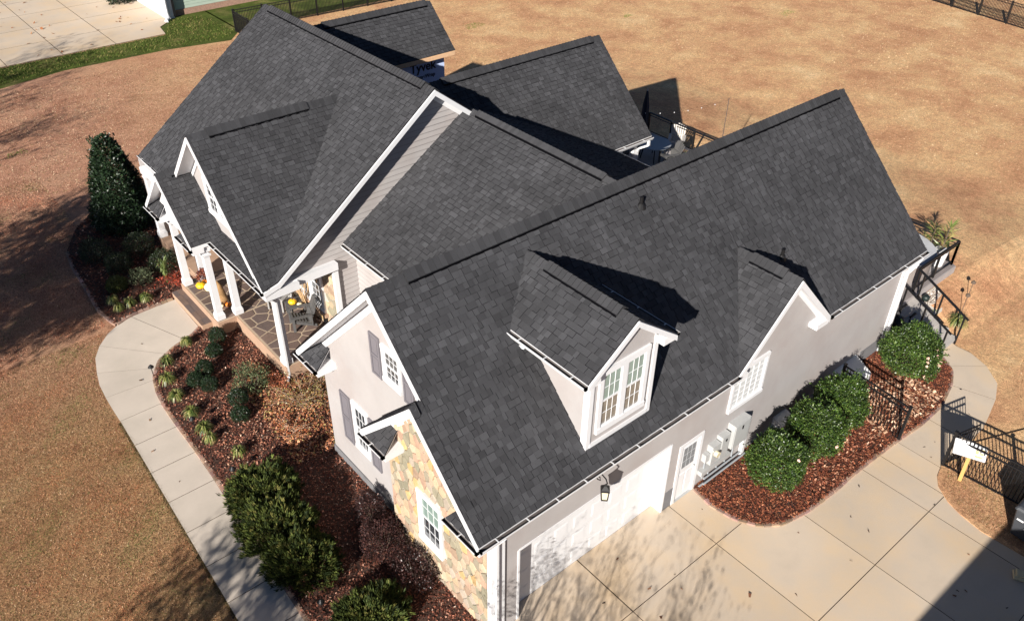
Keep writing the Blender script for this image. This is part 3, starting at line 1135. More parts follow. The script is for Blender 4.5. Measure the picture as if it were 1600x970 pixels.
# entry door beside it
ed = MB().box((6.3, .28, .05), (7.0, .33, 2.02)).build('entry_door', white_m, H)
for x in (6.36, 6.68):
    MB().prism([(x, .28, .2), (x + .26, .28, .2), (x + .26, .28, .95), (x, .28, .95)], (0, -.012, 0)).build('raised_panel', white_m, ed)
MB().box((6.38, .262, 1.15), (6.92, .28, 1.92)).build('lite_frame', white_m, ed)
for i in range(3):
    for j in range(3):
        MB().box((6.42 + i * .16, .256, 1.19 + j * .24), (6.56 + i * .16, .262, 1.41 + j * .24)).build('pane', mat('slatted_blind_behind_glass', (.20, .215, .225), .2, .2, 30, spec=.7), ed)
MB().tube([(6.93, .26, 1.0), (6.93, .22, 1.0)], .03, 8).build('door_knob', metal_m, ed)
tr = MB()
tr.box((6.19, .225, 0), (6.3, .40, 2.13)).box((7.0, .226, 0), (7.12, .40, 2.13)).box((6.3, .227, 2.02), (7.0, .40, 2.13))
tr.build('door_casing', white_m, H)
MB().box((6.3, .22, 0.0), (7.0, .40, .05)).build('threshold', metal_m, H)
# glass-block window
window(H, NW, 8.05, 2.3, 9.30, 3.44, grid=(5, 6), double=False, shade=frost_m, low=frost_m, frame=.09, label='white gridded window of frosted panes')
sw_last = None
# electric service on the drive wall
def boxpart(a, b, name, m=metal_m, parent=None):
    return MB().box(a, b).build(name, m, parent or H)


eb = boxpart((8.20, .02, .92), (8.86, .25, 1.74), 'breaker_box')
MB().box((8.23, .008, .95), (8.83, .02, 1.71)).build('box_door', metal_m, eb)
MB().box((8.50, .0, 1.50), (8.56, .008, 1.62)).build('latch', black_m, eb)
eb2 = boxpart((7.78, .08, .80), (8.12, .25, 1.56), 'disconnect_box')
MB().box((7.80, .068, .82), (8.10, .08, 1.54)).build('box_door', metal_m, eb2)
MB().box((7.93, .055, 1.36), (7.98, .068, 1.44)).build('latch', black_m, eb2)
eb3 = boxpart((7.42, .07, .80), (7.74, .25, 1.44), 'meter_box')
MB().tube([(7.58, .07, 1.16), (7.58, -.02, 1.16)], .085, 14).build('meter_glass', amber_m, eb3)
boxpart((7.24, .12, .96), (7.40, .25, 1.22), 'junction_box')
boxpart((7.16, .10, .52), (8.35, .25, .66), 'wiring_trough')
for k, (z_, y_) in enumerate(((.10, .14), (.17, .08), (.24, .16))):
    MB().tube([(7.2 + .1 * k, y_, z_), (9.1, y_, z_ + .01)], .028, 8).build('conduit', pipe_m, H)
for x in (7.35, 7.6, 7.95, 8.3, 8.6):
    MB().tube([(x, .2, .28), (x, .2, .9)], .022, 8).build('conduit', pipe_m, H)
MB().bar((9.02, .18, .1), (9.02, .18, 1.55), .10, .12).build('line_cover', white_m, H)
MB().prism([(13.5, .25, .0), (13.5, .25, .66), (13.5, -.38, .30), (13.5, -.38, .0)], (1.25, 0, 0)).build('crawlspace_hatch', white_m, H)
MB().prism([(10.5, .25, .0), (10.5, .25, .55), (10.5, -.1, .42), (10.5, -.1, .0)], (.6, 0, 0)).build('crawlspace_hatch', white_m, H)
# lantern over the garage door
ln = MB()
ln.box((2.98, .20, 3.22), (3.12, .25, 3.5))
ln.tube([(3.05, .22, 3.36), (3.05, .12, 3.48), (3.05, -.02, 3.54), (3.05, -.15, 3.50), (3.05, -.20, 3.40), (3.05, -.16, 3.33)], .017, 6)
ln.tube([(3.05, .18, 3.36), (3.05, .08, 3.30), (3.05, .0, 3.34), (3.05, .02, 3.41), (3.05, .09, 3.40)], .014, 6)
lan = ln.build('wall_lantern', black_m, H)
MB().lathe((3.05, -.16, 3.18), [(.145, 0), (.125, .04), (.045, .12), (.02, .16)], 4).build('lantern_roof', black_m, lan)
MB().lathe((3.05, -.16, 2.91), [(.075, 0), (.105, .27)], 4).build('lantern_glass', amber_m, lan)
lf = MB()
for k in range(4):
    an = math.pi / 2 * k
    lf.bar((3.05 + .09 * math.cos(an), -.16 + .09 * math.sin(an), 2.91), (3.05 + .128 * math.cos(an), -.16 + .115 * math.sin(an), 3.18), .018)
lf.lathe((3.05, -.16, 2.89), [(.1, 0), (.1, .025)], 4)
lf.build('lantern_frame', black_m, lan)
# gutters and downspouts
gutter(H, (-.29, 0, 3.75), (GU - GW - .02, 0, 3.75), NY)
gutter(H, (GU + GW + .02, 0, 3.75), (GL, 0, 3.75), NY)
gutter(H, (3.4612, 7.62, 3.8284), (3.4612, H0 + .3, 3.8284), NX)
gutter(H, (1.163, 18.05, 3.633), (1.163, H1, 3.633), NX)
gutter(H, (.6459, H0, 3.4732), (.6459, EV - EW - .02, 3.4732), NX)
gutter(H, (DU - DW, DV, DE), (DU - DW, (DE - 3.75) / S1, DE), NX)
gutter(H, (DU + DW, DV, DE), (DU + DW, (DE - 3.75) / S1, DE), X_)
gutter(H, (14.022, 7.5, 4.0), (14.022, 10.35, 4.0), X_)
gutter(H, (14.05, 10.3685, 4.0074), (16.028, 10.3685, 4.0074), NY)
downspout(H, [(.30, -.06, 3.62), (.30, .10, 3.35), (.30, .17, 3.2), (.30, .17, .1)])
downspout(H, [(16.50, -.06, 3.62), (16.50, .02, 3.4), (16.30, .14, 3.1), (16.30, .14, .12)], .09)
downspout(H, [(.72, 11.0, 3.36), (.80, 11.0, 3.1), (.98, 10.98, 2.9), (.98, 10.98, .2), (.85, 10.85, .08)])
downspout(H, [(DU - DW - .06, 2.4, DE - .1), (DU - DW - .06, 2.38, DE - .28), (DU - DW + .1, 2.1, DE - .32)])
downspout(H, [(15.8, 10.28, 3.9), (15.8, 10.28, 3.72), (15.8, 10.75, 3.42), (15.8, 10.8, 3.2), (15.8, 10.8, .3)], .09)


def cornice_return(u0, u1, v0, v1, ze):
    """little boxed and shingled return at the foot of a gable that faces -X; v0 outer corner, v1 inner end"""
    sg = 1 if v1 > v0 else -1
    mb = MB()
    mb.box((u0 + .01, v0 + sg * .01, ze - .30), (u1, v1, ze - .12))
    mb.build('cornice_return', white_m, H)
    roof_slope(H, [(u0, v0 + sg * .02, ze - .10), (u0, v1, ze - .10), (u1, v1 - sg * .22, ze + .22), (u1, v0 + sg * .36, ze + .22)], (0, 1, 0), deck=.03, name='return_shingles')
    gutter(H, (u0, v0, ze - .06), (u0, v1, ze - .06), NX)


cornice_return(0.0, .52, 2 * RV, 6.72, 3.75)
cornice_return(-.287, .23, 4.258, 3.29, 3.75)
cornice_return(-.287, .23, 0.0, 1.09, 3.75)
cornice_return(.0493, .42, EV - EW, 15.5, 3.4732)
cornice_return(.0493, .42, EV + EW, 16.95, 3.4732)
MB().box((.68, H0 + .0, 3.12), (1.75, 11.3, 3.36)).build('cornice_return', white_m, H)
MB().box((GU + GW - .55, -.01, 3.48), (GU + GW - .02, .25, 3.64)).build('cornice_return', white_m, H)
MB().box((GU - GW + .02, -.01, 3.48), (GU - GW + .4, .25, 3.64)).build('cornice_return', white_m, H)
frieze((GU - 1.75, .25, 3.95), (GU, .25, gp - .02), NY, .18, down=.14)
frieze((GU + 1.75, .25, 3.95), (GU, .25, gp - .02), NY, .18, down=.14)
# --- dormer walls and windows
dl, dr, dv = DU - .9639, DU + .9639, .3582
db = gz(dv)
dt = DE + ds * (DW - .9639) - .115
wallprism([(dl, dv, db - .1), (dr, dv, db - .1), (dr, dv, dt), (DU, dv, DZ - .12), (dl, dv, dt)], (0, .12, 0), wall_m)
for x, t in ((dl, .1), (dr, -.1)):
    wallprism([(x, dv + .12, db - .1), (x, dv + .12, dt), (x, dt - 3.75 + .1, dt)], (t, 0, 0), wall_m)
for x in (dl - .03, dr - .09):
    MB().box((x, dv - .03, db - .02), (x + .12, dv + .14, dt + .02)).build('corner_board', white_m, H)
DF = Frame((0, dv, 0), (1, 0, 0), (0, 0, 1))
window(H, DF, DU - .62, 4.55, DU + .62, 5.98, cols=2, shade=gshade_m, low=cshade_m, grid=(3, 2), mull=.16, frame=.12, label='white double window of the dormer with green shades behind its upper sashes')
MB().box((dl + .08, dv - .04, db + .0), (dr - .08, dv, db + .10)).build('sill_board', white_m, H)
for sg in (-1, 1):
    MB().box((DU + sg * DW - sg * .03, DV + .01, DE - .16), (DU + sg * .93, dv, DE - .02)).build('cornice_return', white_m, H)
frieze((dl, dv, dt + .1), (DU, dv, DZ), NY, .12, down=.11)
frieze((dr, dv, dt + .1), (DU, dv, DZ), NY, .12, down=.11)
# --- link wing walls
wl = wallprism([(3.85, 7.45, .0), (3.85, 11.25, .0), (3.85, 11.25, 3.72), (3.85, 7.45, 3.72)], (.12, 0, 0))
boards(wl, Frame((3.85, 0, 0), (0, -1, 0), (0, 0, 1)), [(-11.25, .4), (-7.45, .4), (-7.45, 3.72), (-11.25, 3.72)], .4, .17)
wallprism([(13.7, 7.45, 0), (13.7, 10.6, 0), (13.7, 10.6, 3.85), (13.7, 7.45, 3.85)], (-.12, 0, 0))
# --- main gable wall in lap boards
wm = wallprism([(3.05, 11.25, 0), (11.6, 11.25, 0), (11.6, 11.25, 4.0), (HU, 11.25, 7.70), (3.05, 11.25, 4.87)], (0, .15, 0))
wallprism([(1.15, 11.25, 3.30), (3.05, 11.25, 3.30), (3.05, 11.25, 4.87), (1.15, 11.25, 3.44)], (0, .15, 0), parent=H)
MF = Frame((0, 11.25, 0), (1, 0, 0), (0, 0, 1))
boards(wm, MF, [(3.05, .5), (9.0, .5), (9.0, 5.9), (HU, 7.68), (3.05, 4.87)], .5, .17)
boards(wm, MF, [(1.2, 3.38), (3.05, 3.38), (3.05, 4.87), (1.2, 3.47)], 3.39, .17)
frieze((1.3, 11.23, 3.73), (HU, 11.23, HZ), NY, .16, down=.18)
frieze((9.0, 11.23, 6.19), (HU, 11.23, HZ), NY, .16, down=.18)
# --- main front wall behind the porch, with stone facing and a window
wallprism([(3.05, 11.40, 0), (3.05, 21.0, 0), (3.05, 21.0, 3.6), (3.05, 11.40, 3.6)], (.15, 0, 0))
wp = wallprism([(3.0, 11.3, .5), (3.0, 14.3, .5), (3.0, 14.3, 3.1), (3.0, 11.3, 3.1)], (.048, 0, 0), mortar_m, 'stone_wall')
PF = Frame((3.0, 0, 0), (0, -1, 0), (0, 0, 1))
stones(wp, PF, [(-14.28, .52), (-11.32, .52), (-11.32, 3.08), (-14.28, 3.08)], .19, .010, .025, 'stone', stone_m, STONEPAL, holes=[(-13.75, 1.1, -11.95, 2.85)], sx=1.3, sy=1.0)
window(H, PF, -13.62, 1.2, -12.08, 2.72, cols=2, grid=(3, 3), frame=.13, shade=glass_m, proud=.08, label='white double window behind the porch chairs')
MB().box((2.85, 11.85, .98), (3.0, 13.85, 1.08)).build('window_sill', tan_m, H)
MB().box((1.0, 21.0, 0), (11.8, 21.15, 3.6)).build('wall', wall_m, H)
wallprism([(3.05, 21.0, 3.6), (11.0, 21.0, 3.6), (HU, 21.0, 7.6)], (0, .15, 0))
wallprism([(11.6, 11.4, 0), (11.6, 21.0, 0), (11.6, 21.0, 4.0), (11.6, 11.4, 4.0)], (-.15, 0, 0))
# --- cross gable wall
wallprism([(1.12, 11.3, 3.5), (1.12, 17.3, 3.5), (1.12, CV, CZ - .2), ], (.12, 0, 0))
frieze((1.11, 11.6, 4.2), (1.11, CV, CZ), NX, .2)
frieze((1.11, 17.0, 4.2), (1.11, CV, CZ), NX, .2)
window(H, Frame((1.11, 0, 0), (0, -1, 0), (0, 0, 1)), -14.95, 4.2, -13.66, 5.2, cols=2, grid=(2, 2), frame=.1, label='white window in the front cross gable')
# --- porch
pf = MB()
pf.box((.30, 14.35, 0), (3.0, 17.35, .545)).box((.92, 10.95, 0), (3.0, 14.349, .544)).box((.93, 17.351, 0), (3.0, 20.9, .543))
pfo = pf.build('porch_floor', tan_m, H)
MB().box((.33, 14.38, .545), (2.99, 17.32, .550)).box((.95, 10.98, .544), (2.99, 14.379, .549)).build('floor_mortar', flagmort_m, pfo)
FLP = [(1.0, 1.0, 1.0), (1.15, 1.1, 1.05), (.85, .84, .86), (1.05, .98, .92), (1.2, 1.12, 1.02), (.92, .95, 1.0)]
PFr = Frame((0, 0, .549), (1, 0, 0), (0, 1, 0))
stones(pfo, PFr, [(.36, 14.4), (2.98, 14.4), (2.98, 17.3), (.36, 17.3)], .34, .022, .010, 'flagstone', flag_m, FLP, sx=1.15, sy=1.0, tries=2500, bev=.004)
stones(pfo, PFr, [(.98, 11.0), (2.98, 11.0), (2.98, 14.37), (.98, 14.37)], .34, .022, .010, 'flagstone', flag_m, FLP, sx=1.15, sy=1.0, tries=2500, bev=.004)
st = MB().box((-.04, 14.95, 0), (.30, 17.45, .265)).build('porch_step', tan_m, H)
sx0 = 14.97
while sx0 < 17.4:
    L1 = min(R.uniform(.28, .55), 17.44 - sx0)
    if L1 < .1: break
    cutu = R.uniform(.10, .2)
    t = R.choice(FLP)
    MB().box((-.05, sx0, .266), (-.04 + cutu - .012, sx0 + L1 - .014, .280), t).build('flagstone', flag_m, st)
    MB().box((-.04 + cutu, sx0, .266), (.298, sx0 + L1 - .014, .279), R.choice(FLP)).build('flagstone', flag_m, st)
    sx0 += L1


def column(x, y, z0=.55, z1=3.2):
    c = MB()
    b, t = .108, .092
    c.box8([(x - b, y - b, z0), (x + b, y - b, z0), (x + b, y + b, z0), (x - b, y + b, z0),
            (x - t, y - t, z1), (x + t, y - t, z1), (x + t, y + t, z1), (x - t, y + t, z1)])
    o = c.build('porch_column', white_m, H)
    MB().box((x - .142, y - .142, z0 + .012), (x + .142, y + .142, z0 + .2)).box((x - .125, y - .125, z0 + .2), (x + .125, y + .125, z0 + .26)).build('column_base', white_m, o)
    MB().box((x - .14, y - .14, z1 - .22), (x + .14, y + .14, z1 - .16)).box((x - .15, y - .15, z1 - .06), (x + .15, y + .15, z1)).build('column_capital', white_m, o)


for x, y in ((1.06, 11.17), (1.06, 14.50), (.47, 14.58), (.47, 17.15), (1.06, 17.2), (1.06, 20.8)):
    column(x, y)
bm = MB()
bm.box((.92, 11.0, 3.2), (1.2, 21.0, 3.36)).box((1.2, 11.02, 3.15), (3.1, 11.30, 3.39)).box((.34, 14.46, 3.2), (.92, 14.70, 3.34)).box((.34, 17.03, 3.2), (.92, 17.27, 3.34)).box((.34, 14.70, 3.2), (.60, 17.03, 3.345))
bm.build('porch_beam', white_m, H)
wallprism([(.36, 14.5, 3.34), (.36, 17.2 + .6, 3.34), (.36, EV, EZ - .2)], (.08, 0, 0), white_m)
MB().box((2.98, 11.14, .5), (3.14, 11.26, 3.15)).build('porch_pilaster', white_m, H)
# --- rear addition walls: house wrap
wa = wallprism([(8.2, 18.75, 0), (12.8, 18.75, 0), (12.8, 18.75, 5.5), (8.2, 18.75, 5.5)], (0, .12, 0), wrap_m, 'house_wrap_wall')
wallprism([(12.8, 18.87, 0), (12.8, 21.4, 0), (12.8, 21.4, 5.5), (12.8, 20.03, 6.9), (12.8, 18.87, 5.6)], (-.1, 0, 0), wrap_m, 'house_wrap_wall')
MB().box((9.8, 18.42, 5.47), (13.1, 18.45, 5.60)).build('raw_fascia', fascia_raw, H)


def text_part(body, size, loc, parent, m=ink_m, rot=(math.pi / 2, 0, 0), depth=.003, name='lettering', bold=0.0):
    cu_ = bpy.data.curves.new('lettering', 'FONT')
    cu_.body = body
    cu_.size = size
    cu_.extrude = depth
    cu_.offset = bold
    to = bpy.data.objects.new('lettering_source', cu_)
    COL.objects.link(to)
    dg = bpy.context.evaluated_depsgraph_get()
    me = bpy.data.meshes.new_from_object(to.evaluated_get(dg))
    bpy.data.objects.remove(to)
    me.materials.clear()
    me.materials.append(m)
    o = bpy.data.objects.new(name, me)
    COL.objects.link(o)
    o.rotation_euler = rot
    o.location = Vector(loc) - wloc(parent)
    o.parent = parent
    return o


text_part('Tyvek', .50, (11.15, 18.742, 5.02), wa, bold=.012)
text_part('HomeWrap', .21, (11.3, 18.742, 4.72), wa, bold=.006)
text_part('Tyvek', .50, (9.3, 18.742, 5.02), wa, bold=.012)
# --- rear wing walls
wallprism([(11.6, 10.7, 0), (14.2, 10.7, 0), (14.2, 10.7, 3.9), (11.6, 10.7, 3.9)], (0, .12, 0))
wallprism([(14.2, 10.8, 0), (14.2, 16.0, 0), (14.2, 16.0, 3.9), (14.2, BV, 6.7), (14.2, 10.8, 3.9)], (-.12, 0, 0))
for y in (10.85, 15.9):
    MB().box((15.55, y - .1, 1.0), (15.75, y + .1, 3.85)).build('porch_column', white_m, H)
MB().box((14.2, 10.72, 3.6), (15.8, 10.95, 3.84)).build('porch_beam', white_m, H)
# --- roof vents
for x, y in ((7.39, 3.34), (10.99, 1.39)):
    v = MB().tube([(x, y, gz(y) - .1), (x, y, gz(y) + .26)], .045, 10).build('vent_pipe', black_m, H)
    MB().lathe((x, y, gz(y) - .05), [(.13, 0), (.09, .10), (.06, .14)], 10).build('pipe_collar', black_m, v)

# ================================================================ GROUND
def sheet(name, poly, z, m, kind='structure', depth=0.0):
    mb = MB()
    mb.poly([(x, y, z) for x, y in ccw(list(poly))])
    if depth:
        q = ccw(list(poly))
        for i in range(len(q)):
            a, b = q[i], q[(i + 1) % len(q)]
            mb.poly([(a[0], a[1], z - depth), (b[0], b[1], z - depth), (b[0], b[1], z), (a[0], a[1], z)])
    return mb.build(name, m, None, kind=kind)


g = MB()
g.poly([(-400, -400, 0), (500, -400, 0), (500, 600, 0), (-400, 600, 0)])
g.build('lawn', lawn_m, None, kind='structure')


def slab(parent, poly, z=.035, gap=.010, name='concrete_slab', t=None, m=None):
    q = ccw(list(poly))
    v = t or R.uniform(.955, 1.03)
    tint = (v, v, v)
    if gap and is_convex(q):
        q2 = shrink(q, gap)
    else:
        cx_, cy_ = sum(p[0] for p in q) / len(q), sum(p[1] for p in q) / len(q)
        q2 = [(cx_ + (x - cx_) * .992, cy_ + (y - cy_) * .992) for x, y in q]
    mb = MB()
    mb.poly([(x, y, z) for x, y in q2], tint)
    for i in range(len(q2)):
        a_, b_ = q2[i], q2[(i + 1) % len(q2)]
        mb.poly([(a_[0], a_[1], .001), (b_[0], b_[1], .001), (b_[0], b_[1], z), (a_[0], a_[1], z)], (.28, .26, .24))
    return mb.build(name, walkc_m if parent.name.startswith('front_walk') else conc_m, parent)


def is_convex(q):
    s = 0
    for i in range(len(q)):
        a, b, c = q[i], q[(i + 1) % len(q)], q[(i + 2) % len(q)]
        cr = (b[0] - a[0]) * (c[1] - b[1]) - (b[1] - a[1]) * (c[0] - b[0])
        if cr < -1e-6: return False
    return True


# --- front walk: curved slabs from the porch step down along the bed
wk = MB().box((-3.9, .2, .0), (.2, 17.2, .004)).build('walk_bed', joint_m, None, kind='structure')
bpy.data.objects.remove(wk)
walk = MB()
for q in ([(-3.5, 12), (-2.6, 12), (-2.8, 0), (-3.95, 0)], [(-.1, 15.4), (-.1, 17.2), (-2.3, 16.7), (-3.3, 15.0), (-3.5, 12.1), (-2.6, 12.1), (-2.2, 14.0), (-1.0, 15.0)]):
    walk.poly([(x, y, .006) for x, y in ccw(q)])
walk = walk.build('front_walk', joint_m, None, kind='structure')


def uo(v): return -3.64 - max(0, 13.0 - v) * .034
def ui(v): return -2.50 - max(0, 9.4 - v) * .046


S = [([(-.03, 17.32), (-.8, 17.31), (-1.57, 17.26)], [(-.05, 15.3), (-.42, 15.02), (-.69, 14.93)]),
     ([(-1.57, 17.26), (-2.05, 17.12), (-2.5, 16.82), (-2.93, 16.34)], [(-.69, 14.93), (-1.17, 14.75), (-1.45, 14.6)]),
     ([(-2.93, 16.34), (-3.24, 15.8), (-3.45, 15.03)], [(-1.45, 14.6), (-1.76, 14.38), (-1.97, 14.12)]),
     ([(-3.45, 15.03), (-3.58, 14.4), (-3.63, 13.71)], [(-1.97, 14.12), (-2.14, 13.8), (-2.23, 13.6)]),
     ([(-3.63, 13.71), (-3.65, 13.1), (-3.66, 12.43)], [(-2.23, 13.6), (-2.40, 12.98), (-2.46, 12.43)])]
for o_, i_ in S:
    q = o_ + i_[::-1]
    slab(walk, q, gap=.010 if is_convex(ccw(q)) else 0)
vj = [12.43, 11.2, 9.9, 8.6, 7.36, 6.08, 4.82, 3.55, 2.28, 1.0, -.3]
for a, b in zip(vj, vj[1:]):
    slab(walk, [(uo(a), a), (uo(b), b), (ui(b) - (.04 if b > 12 else 0), b), (ui(a) + (.03 if a > 12 else 0), a)], gap=.010)

# --- driveway and side path
drive = MB()
drive.poly([(x, y, .006) for x, y in [(.5, -12), (13, -12), (13, .25), (.5, .25)]])
drive.poly([(x, y, .006) for x, y in ccw([(13, -3.5), (16.8, -3.2), (18.2, -2.3), (17.2, -1.6), (16, -2.2), (13, -2.3)])])
drive = drive.build('driveway', joint_m, None, kind='structure')
us = [.3, 3.12, 6.13, 8.6, 11.2]
vs = [.545, -1.32, -4.2, -7.15, -10.1]
for i in range(len(us) - 1):
    for j in range(len(vs) - 1):
        if i == 2 and j == 0:
            slab(drive, [(us[2], .24), (us[2], -1.32), (us[3], -1.32), (us[3], .24)])
            continue
        if i == 0 and j == 0:
            slab(drive, [(.98, .545), (.98, .24), (.62, .24), (.3, -.3), (.3, -1.32), (3.12, -1.32), (3.12, .545)], gap=0)
            continue
        top = vs[j]
        if i == 1 and j == 0:
            slab(drive, [(3.12, .545), (3.12, -1.32), (6.13, -1.32), (6.13, .24), (5.82, .24), (5.82, .545)], gap=0)
            continue
        slab(drive, [(us[i], top), (us[i], vs[j + 1]), (us[i + 1], vs[j + 1]), (us[i + 1], top)])
slab(drive, [(11.2, -4.2), (11.2, -7.15), (14.2, -7.15), (14.2, -4.2)])
slab(drive, [(11.2, -7.15), (11.2, -10.1), (14.2, -10.1), (14.2, -7.15)])
slab(drive, [(11.2, -2.0), (11.2, -4.2), (12.05, -4.2), (12.05, -2.0)])
pth = [(12.05, -2.0, -3.9), (12.92, -2.0, -3.62), (14.5, -2.0, -3.66)]
slab(drive, [(12.05, -2.0), (12.05, -4.2), (12.92, -3.8), (12.92, -2.0)])
slab(drive, [(12.92, -2.0), (12.92, -3.8), (13.03, -3.60), (14.5, -3.68), (14.5, -2.0)], gap=0)
slab(drive, [(14.5, -2.0), (14.5, -3.68), (15.43, -3.65), (16.03, -3.52), (16.88, -3.32), (16.45, -2.0)])
slab(drive, [(16.45, -2.0), (16.88, -3.32), (17.67, -3.01), (18.25, -2.40), (17.2, -1.5), (16.8, -1.8)], gap=0)
slab(drive, [(17.2, -1.5), (18.25, -2.40), (18.52, -1.75), (18.50, -1.3), (18.62, -.9), (17.3, -.9)], gap=0)

# --- grass island by the fence, raised edge
sheet('grass_island', [(13.03, -3.60), (12.53, -3.73), (12.22, -3.92), (11.88, -4.37), (11.72, -4.79), (11.60, -5.4), (11.66, -6.6), (11.9, -8.5), (13, -11), (30, -11), (30, -4.6), (16.6, -4.6), (14.5, -3.75)], .062, lawn_m, depth=.06)
# --- mulch beds
BEDF = [(-.02, 15.26), (-.42, 14.98), (-1.17, 14.71), (-1.76, 14.34), (-2.16, 13.72), (-2.36, 12.95), (-2.42, 12.4), (-2.46, 11.2), (-2.46, 9.4), (-2.53, 7.4), (-2.62, 5.4), (-2.72, 3.5), (-2.88, .5), (-2.9, -.4), (.3, -.4), (.3, .3), (.55, .3), (.55, 7.42), (3.84, 7.42), (3.84, 11.0), (.9, 11.0), (.9, 14.36), (.28, 14.36), (.28, 14.9)]
BEDL = [(.0, 17.36), (-.75, 17.38), (-1.54, 17.33), (-2.14, 17.10), (-2.30, 18.2), (-2.2, 19.6), (-2.1, 21.6), (-1.93, 22.8), (-1.2, 24.2), (-.3, 25.2), (1.1, 25.6), (2.4, 25.2), (3.2, 23), (3.2, 17.4)]
BEDR = [(7.10, .24), (7.10, .17), (6.99, -.45), (7.10, -1.15), (7.40, -1.66), (7.88, -2.00), (8.74, -2.18), (9.83, -2.24), (11.08, -2.23), (12.92, -2.32), (14.11, -2.42), (15.33, -2.39), (16.5, -2.11), (17.17, -1.78), (17.5, -1.3), (17.55, -.9), (17.4, .6), (16.3, .6), (16.3, .24)]
BH = .075
beds = []
for nm, q, vis in (('front', BEDF, 0), ('left', BEDL, 0), ('right', BEDR, 0)):
    beds.append(sheet('mulch_bed', q, BH, mulch_m, depth=.075))


def chips(poly, n, z, parent=None, sizes=(.018, .05), pal=None, name='mulch', clumps=True):
    P = scatter(poly, n)
    N = len(P)
    pal = np.array(pal)
    wgt = pal[:, 3] / pal[:, 3].sum()
    ci = NR.choice(len(pal), N, p=wgt)
    col = pal[ci, :3] * NR.uniform(.7, 1.3, (N, 1))
    L_ = NR.uniform(sizes[0], sizes[1], N)
    W_ = L_ * NR.uniform(.3, .8, N)
    an = NR.uniform(0, 2 * np.pi, N)
    tx = NR.normal(0, .38, N)
    ty = NR.normal(0, .38, N)
    ex = np.stack([np.cos(an), np.sin(an), tx], 1) * L_[:, None]
    ey = np.stack([-np.sin(an), np.cos(an), ty], 1) * W_[:, None]
    c = np.stack([P[:, 0], P[:, 1], z + NR.uniform(.004, .035, N)], 1)
    v = np.stack([c - ex - ey * .6, c + ex * .8 - ey, c + ex, c - ex * .3 + ey], 1)
    return np_mesh(name, v, 4, col, chip_m, parent, kind='stuff')


MPAL = [(.075, .026, .018, 4), (.15, .050, .032, 4), (.23, .085, .052, 3), (.040, .018, .014, 3), (.32, .13, .085, 1.7), (.45, .24, .17, .8), (.58, .42, .33, .15)]
chips(BEDF, 85000, BH, pal=MPAL, sizes=(.012, .034))
chips(BEDL, 16000, BH, pal=MPAL)
chips(BEDR, 52000, BH, sizes=(.012, .036), pal=[(.12, .036, .022, 4), (.21, .065, .034, 4), (.29, .10, .05, 3), (.06, .022, .015, 3), (.36, .15, .08, 1.2), (.44, .25, .16, .15)])
LEAFPAL = [(.40, .18, .11, 3), (.50, .28, .18, 2), (.26, .10, .06, 3), (.62, .42, .30, .3)]
chips([(-1.9, 13.6), (-.3, 14.8), (.3, 14.3), (.9, 13), (.9, 8), (.4, 7.5), (-2.2, 8)], 3200, BH + .015, sizes=(.016, .036), pal=LEAFPAL, name='fallen_leaves')
chips([(12.6, -1.9), (14.6, -2.35), (15.8, -2.2), (15.8, -.9), (13.6, -.3)], 1300, BH + .02, sizes=(.03, .065), pal=[(.50, .30, .19, 3), (.64, .43, .30, 2), (.36, .19, .11, 3)], name='fallen_leaves')
chips([(9.6, -2.1), (12.6, -2.2), (12.6, -1.3), (9.6, -1.3)], 260, BH + .02, sizes=(.03, .05), pal=LEAFPAL, name='fallen_leaves')
chips([(-.6, 7.6), (2.8, 7.6), (3.2, 10.6), (1.0, 10.8), (.4, 12.6), (-.4, 11)], 5500, BH + .02, sizes=(.018, .045), pal=[(.50, .20, .09, 3), (.62, .32, .18, 2), (.30, .11, .05, 3), (.38, .30, .12, 1.5)], name='fallen_leaves')
# stray leaves on the paving and lawns
chips([(.6, .0), (7, 0), (9, -2.3), (13, -2.4), (17, -2.4), (18, -2), (16.8, -3.2), (13, -3.5), (11.6, -4.6), (11.4, -9), (.6, -9)], 85, .036, sizes=(.025, .055), pal=[(.16, .07, .04, 3), (.30, .15, .08, 1), (.06, .04, .03, 2)], name='fallen_leaves')
chips([(-3.8, 3), (-2.7, 3), (-2.6, 12), (-1.4, 15), (-1.5, 17), (-3.2, 15)], 16, .036, sizes=(.03, .06), pal=[(.12, .07, .04, 3), (.25, .13, .07, 1)], name='fallen_leaves')
chips([(-6, 45.2), (11, 45.2), (12, 60), (-6, 70)], 190, .05, sizes=(.06, .13), pal=[(.22, .09, .04, 3), (.40, .18, .07, 1)], name='fallen_leaves')


# --- brick edging
def edging(path, name, label, group, z=BH):
    e = thing(name, label, 'edging', (path[0][0], path[0][1], 0), group)
    pts = [Vector((x, y, 0)) for x, y in path]
    acc = 0.0
    L_ = .205
    # resample
    res = [pts[0]]
    rem = L_
    for a, b in zip(pts, pts[1:]):
        seg = (b - a).length
        pos = 0
        while pos + rem <= seg:
            pos += rem
            res.append(a + (b - a) * (pos / seg))
            rem = L_
        rem -= (seg - pos)
    for a, b in zip(res, res[1:]):
        d = (b - a).normalized()
        n = Vector((-d.y, d.x, 0))
        t = R.uniform(.6, 1.3)
        h = z + R.uniform(.0, .014)
        mb = MB()
        mb.obox(a + d * .005 - n * R.uniform(.05, .06), d * (L_ - .022), n * R.uniform(.104, .114), Vector((0, 0, h)), (t, t * R.uniform(.92, 1.1), t * R.uniform(.9, 1.15)))
        mb.build('brick', brick_m, e)
    return e


edging(BEDF[:13], 'brick_edging', 'low brick edging between the front walk and the front mulch bed', 'brick edging of the beds')
edging([(-.1, 17.38)] + BEDL[1:8], 'brick_edging', 'brick edging round the shaded bed left of the porch steps', 'brick edging of the beds')
edging(BEDR[1:16], 'brick_edging', 'curved brick edging of the camellia bed beside the driveway', 'brick edging of the beds')

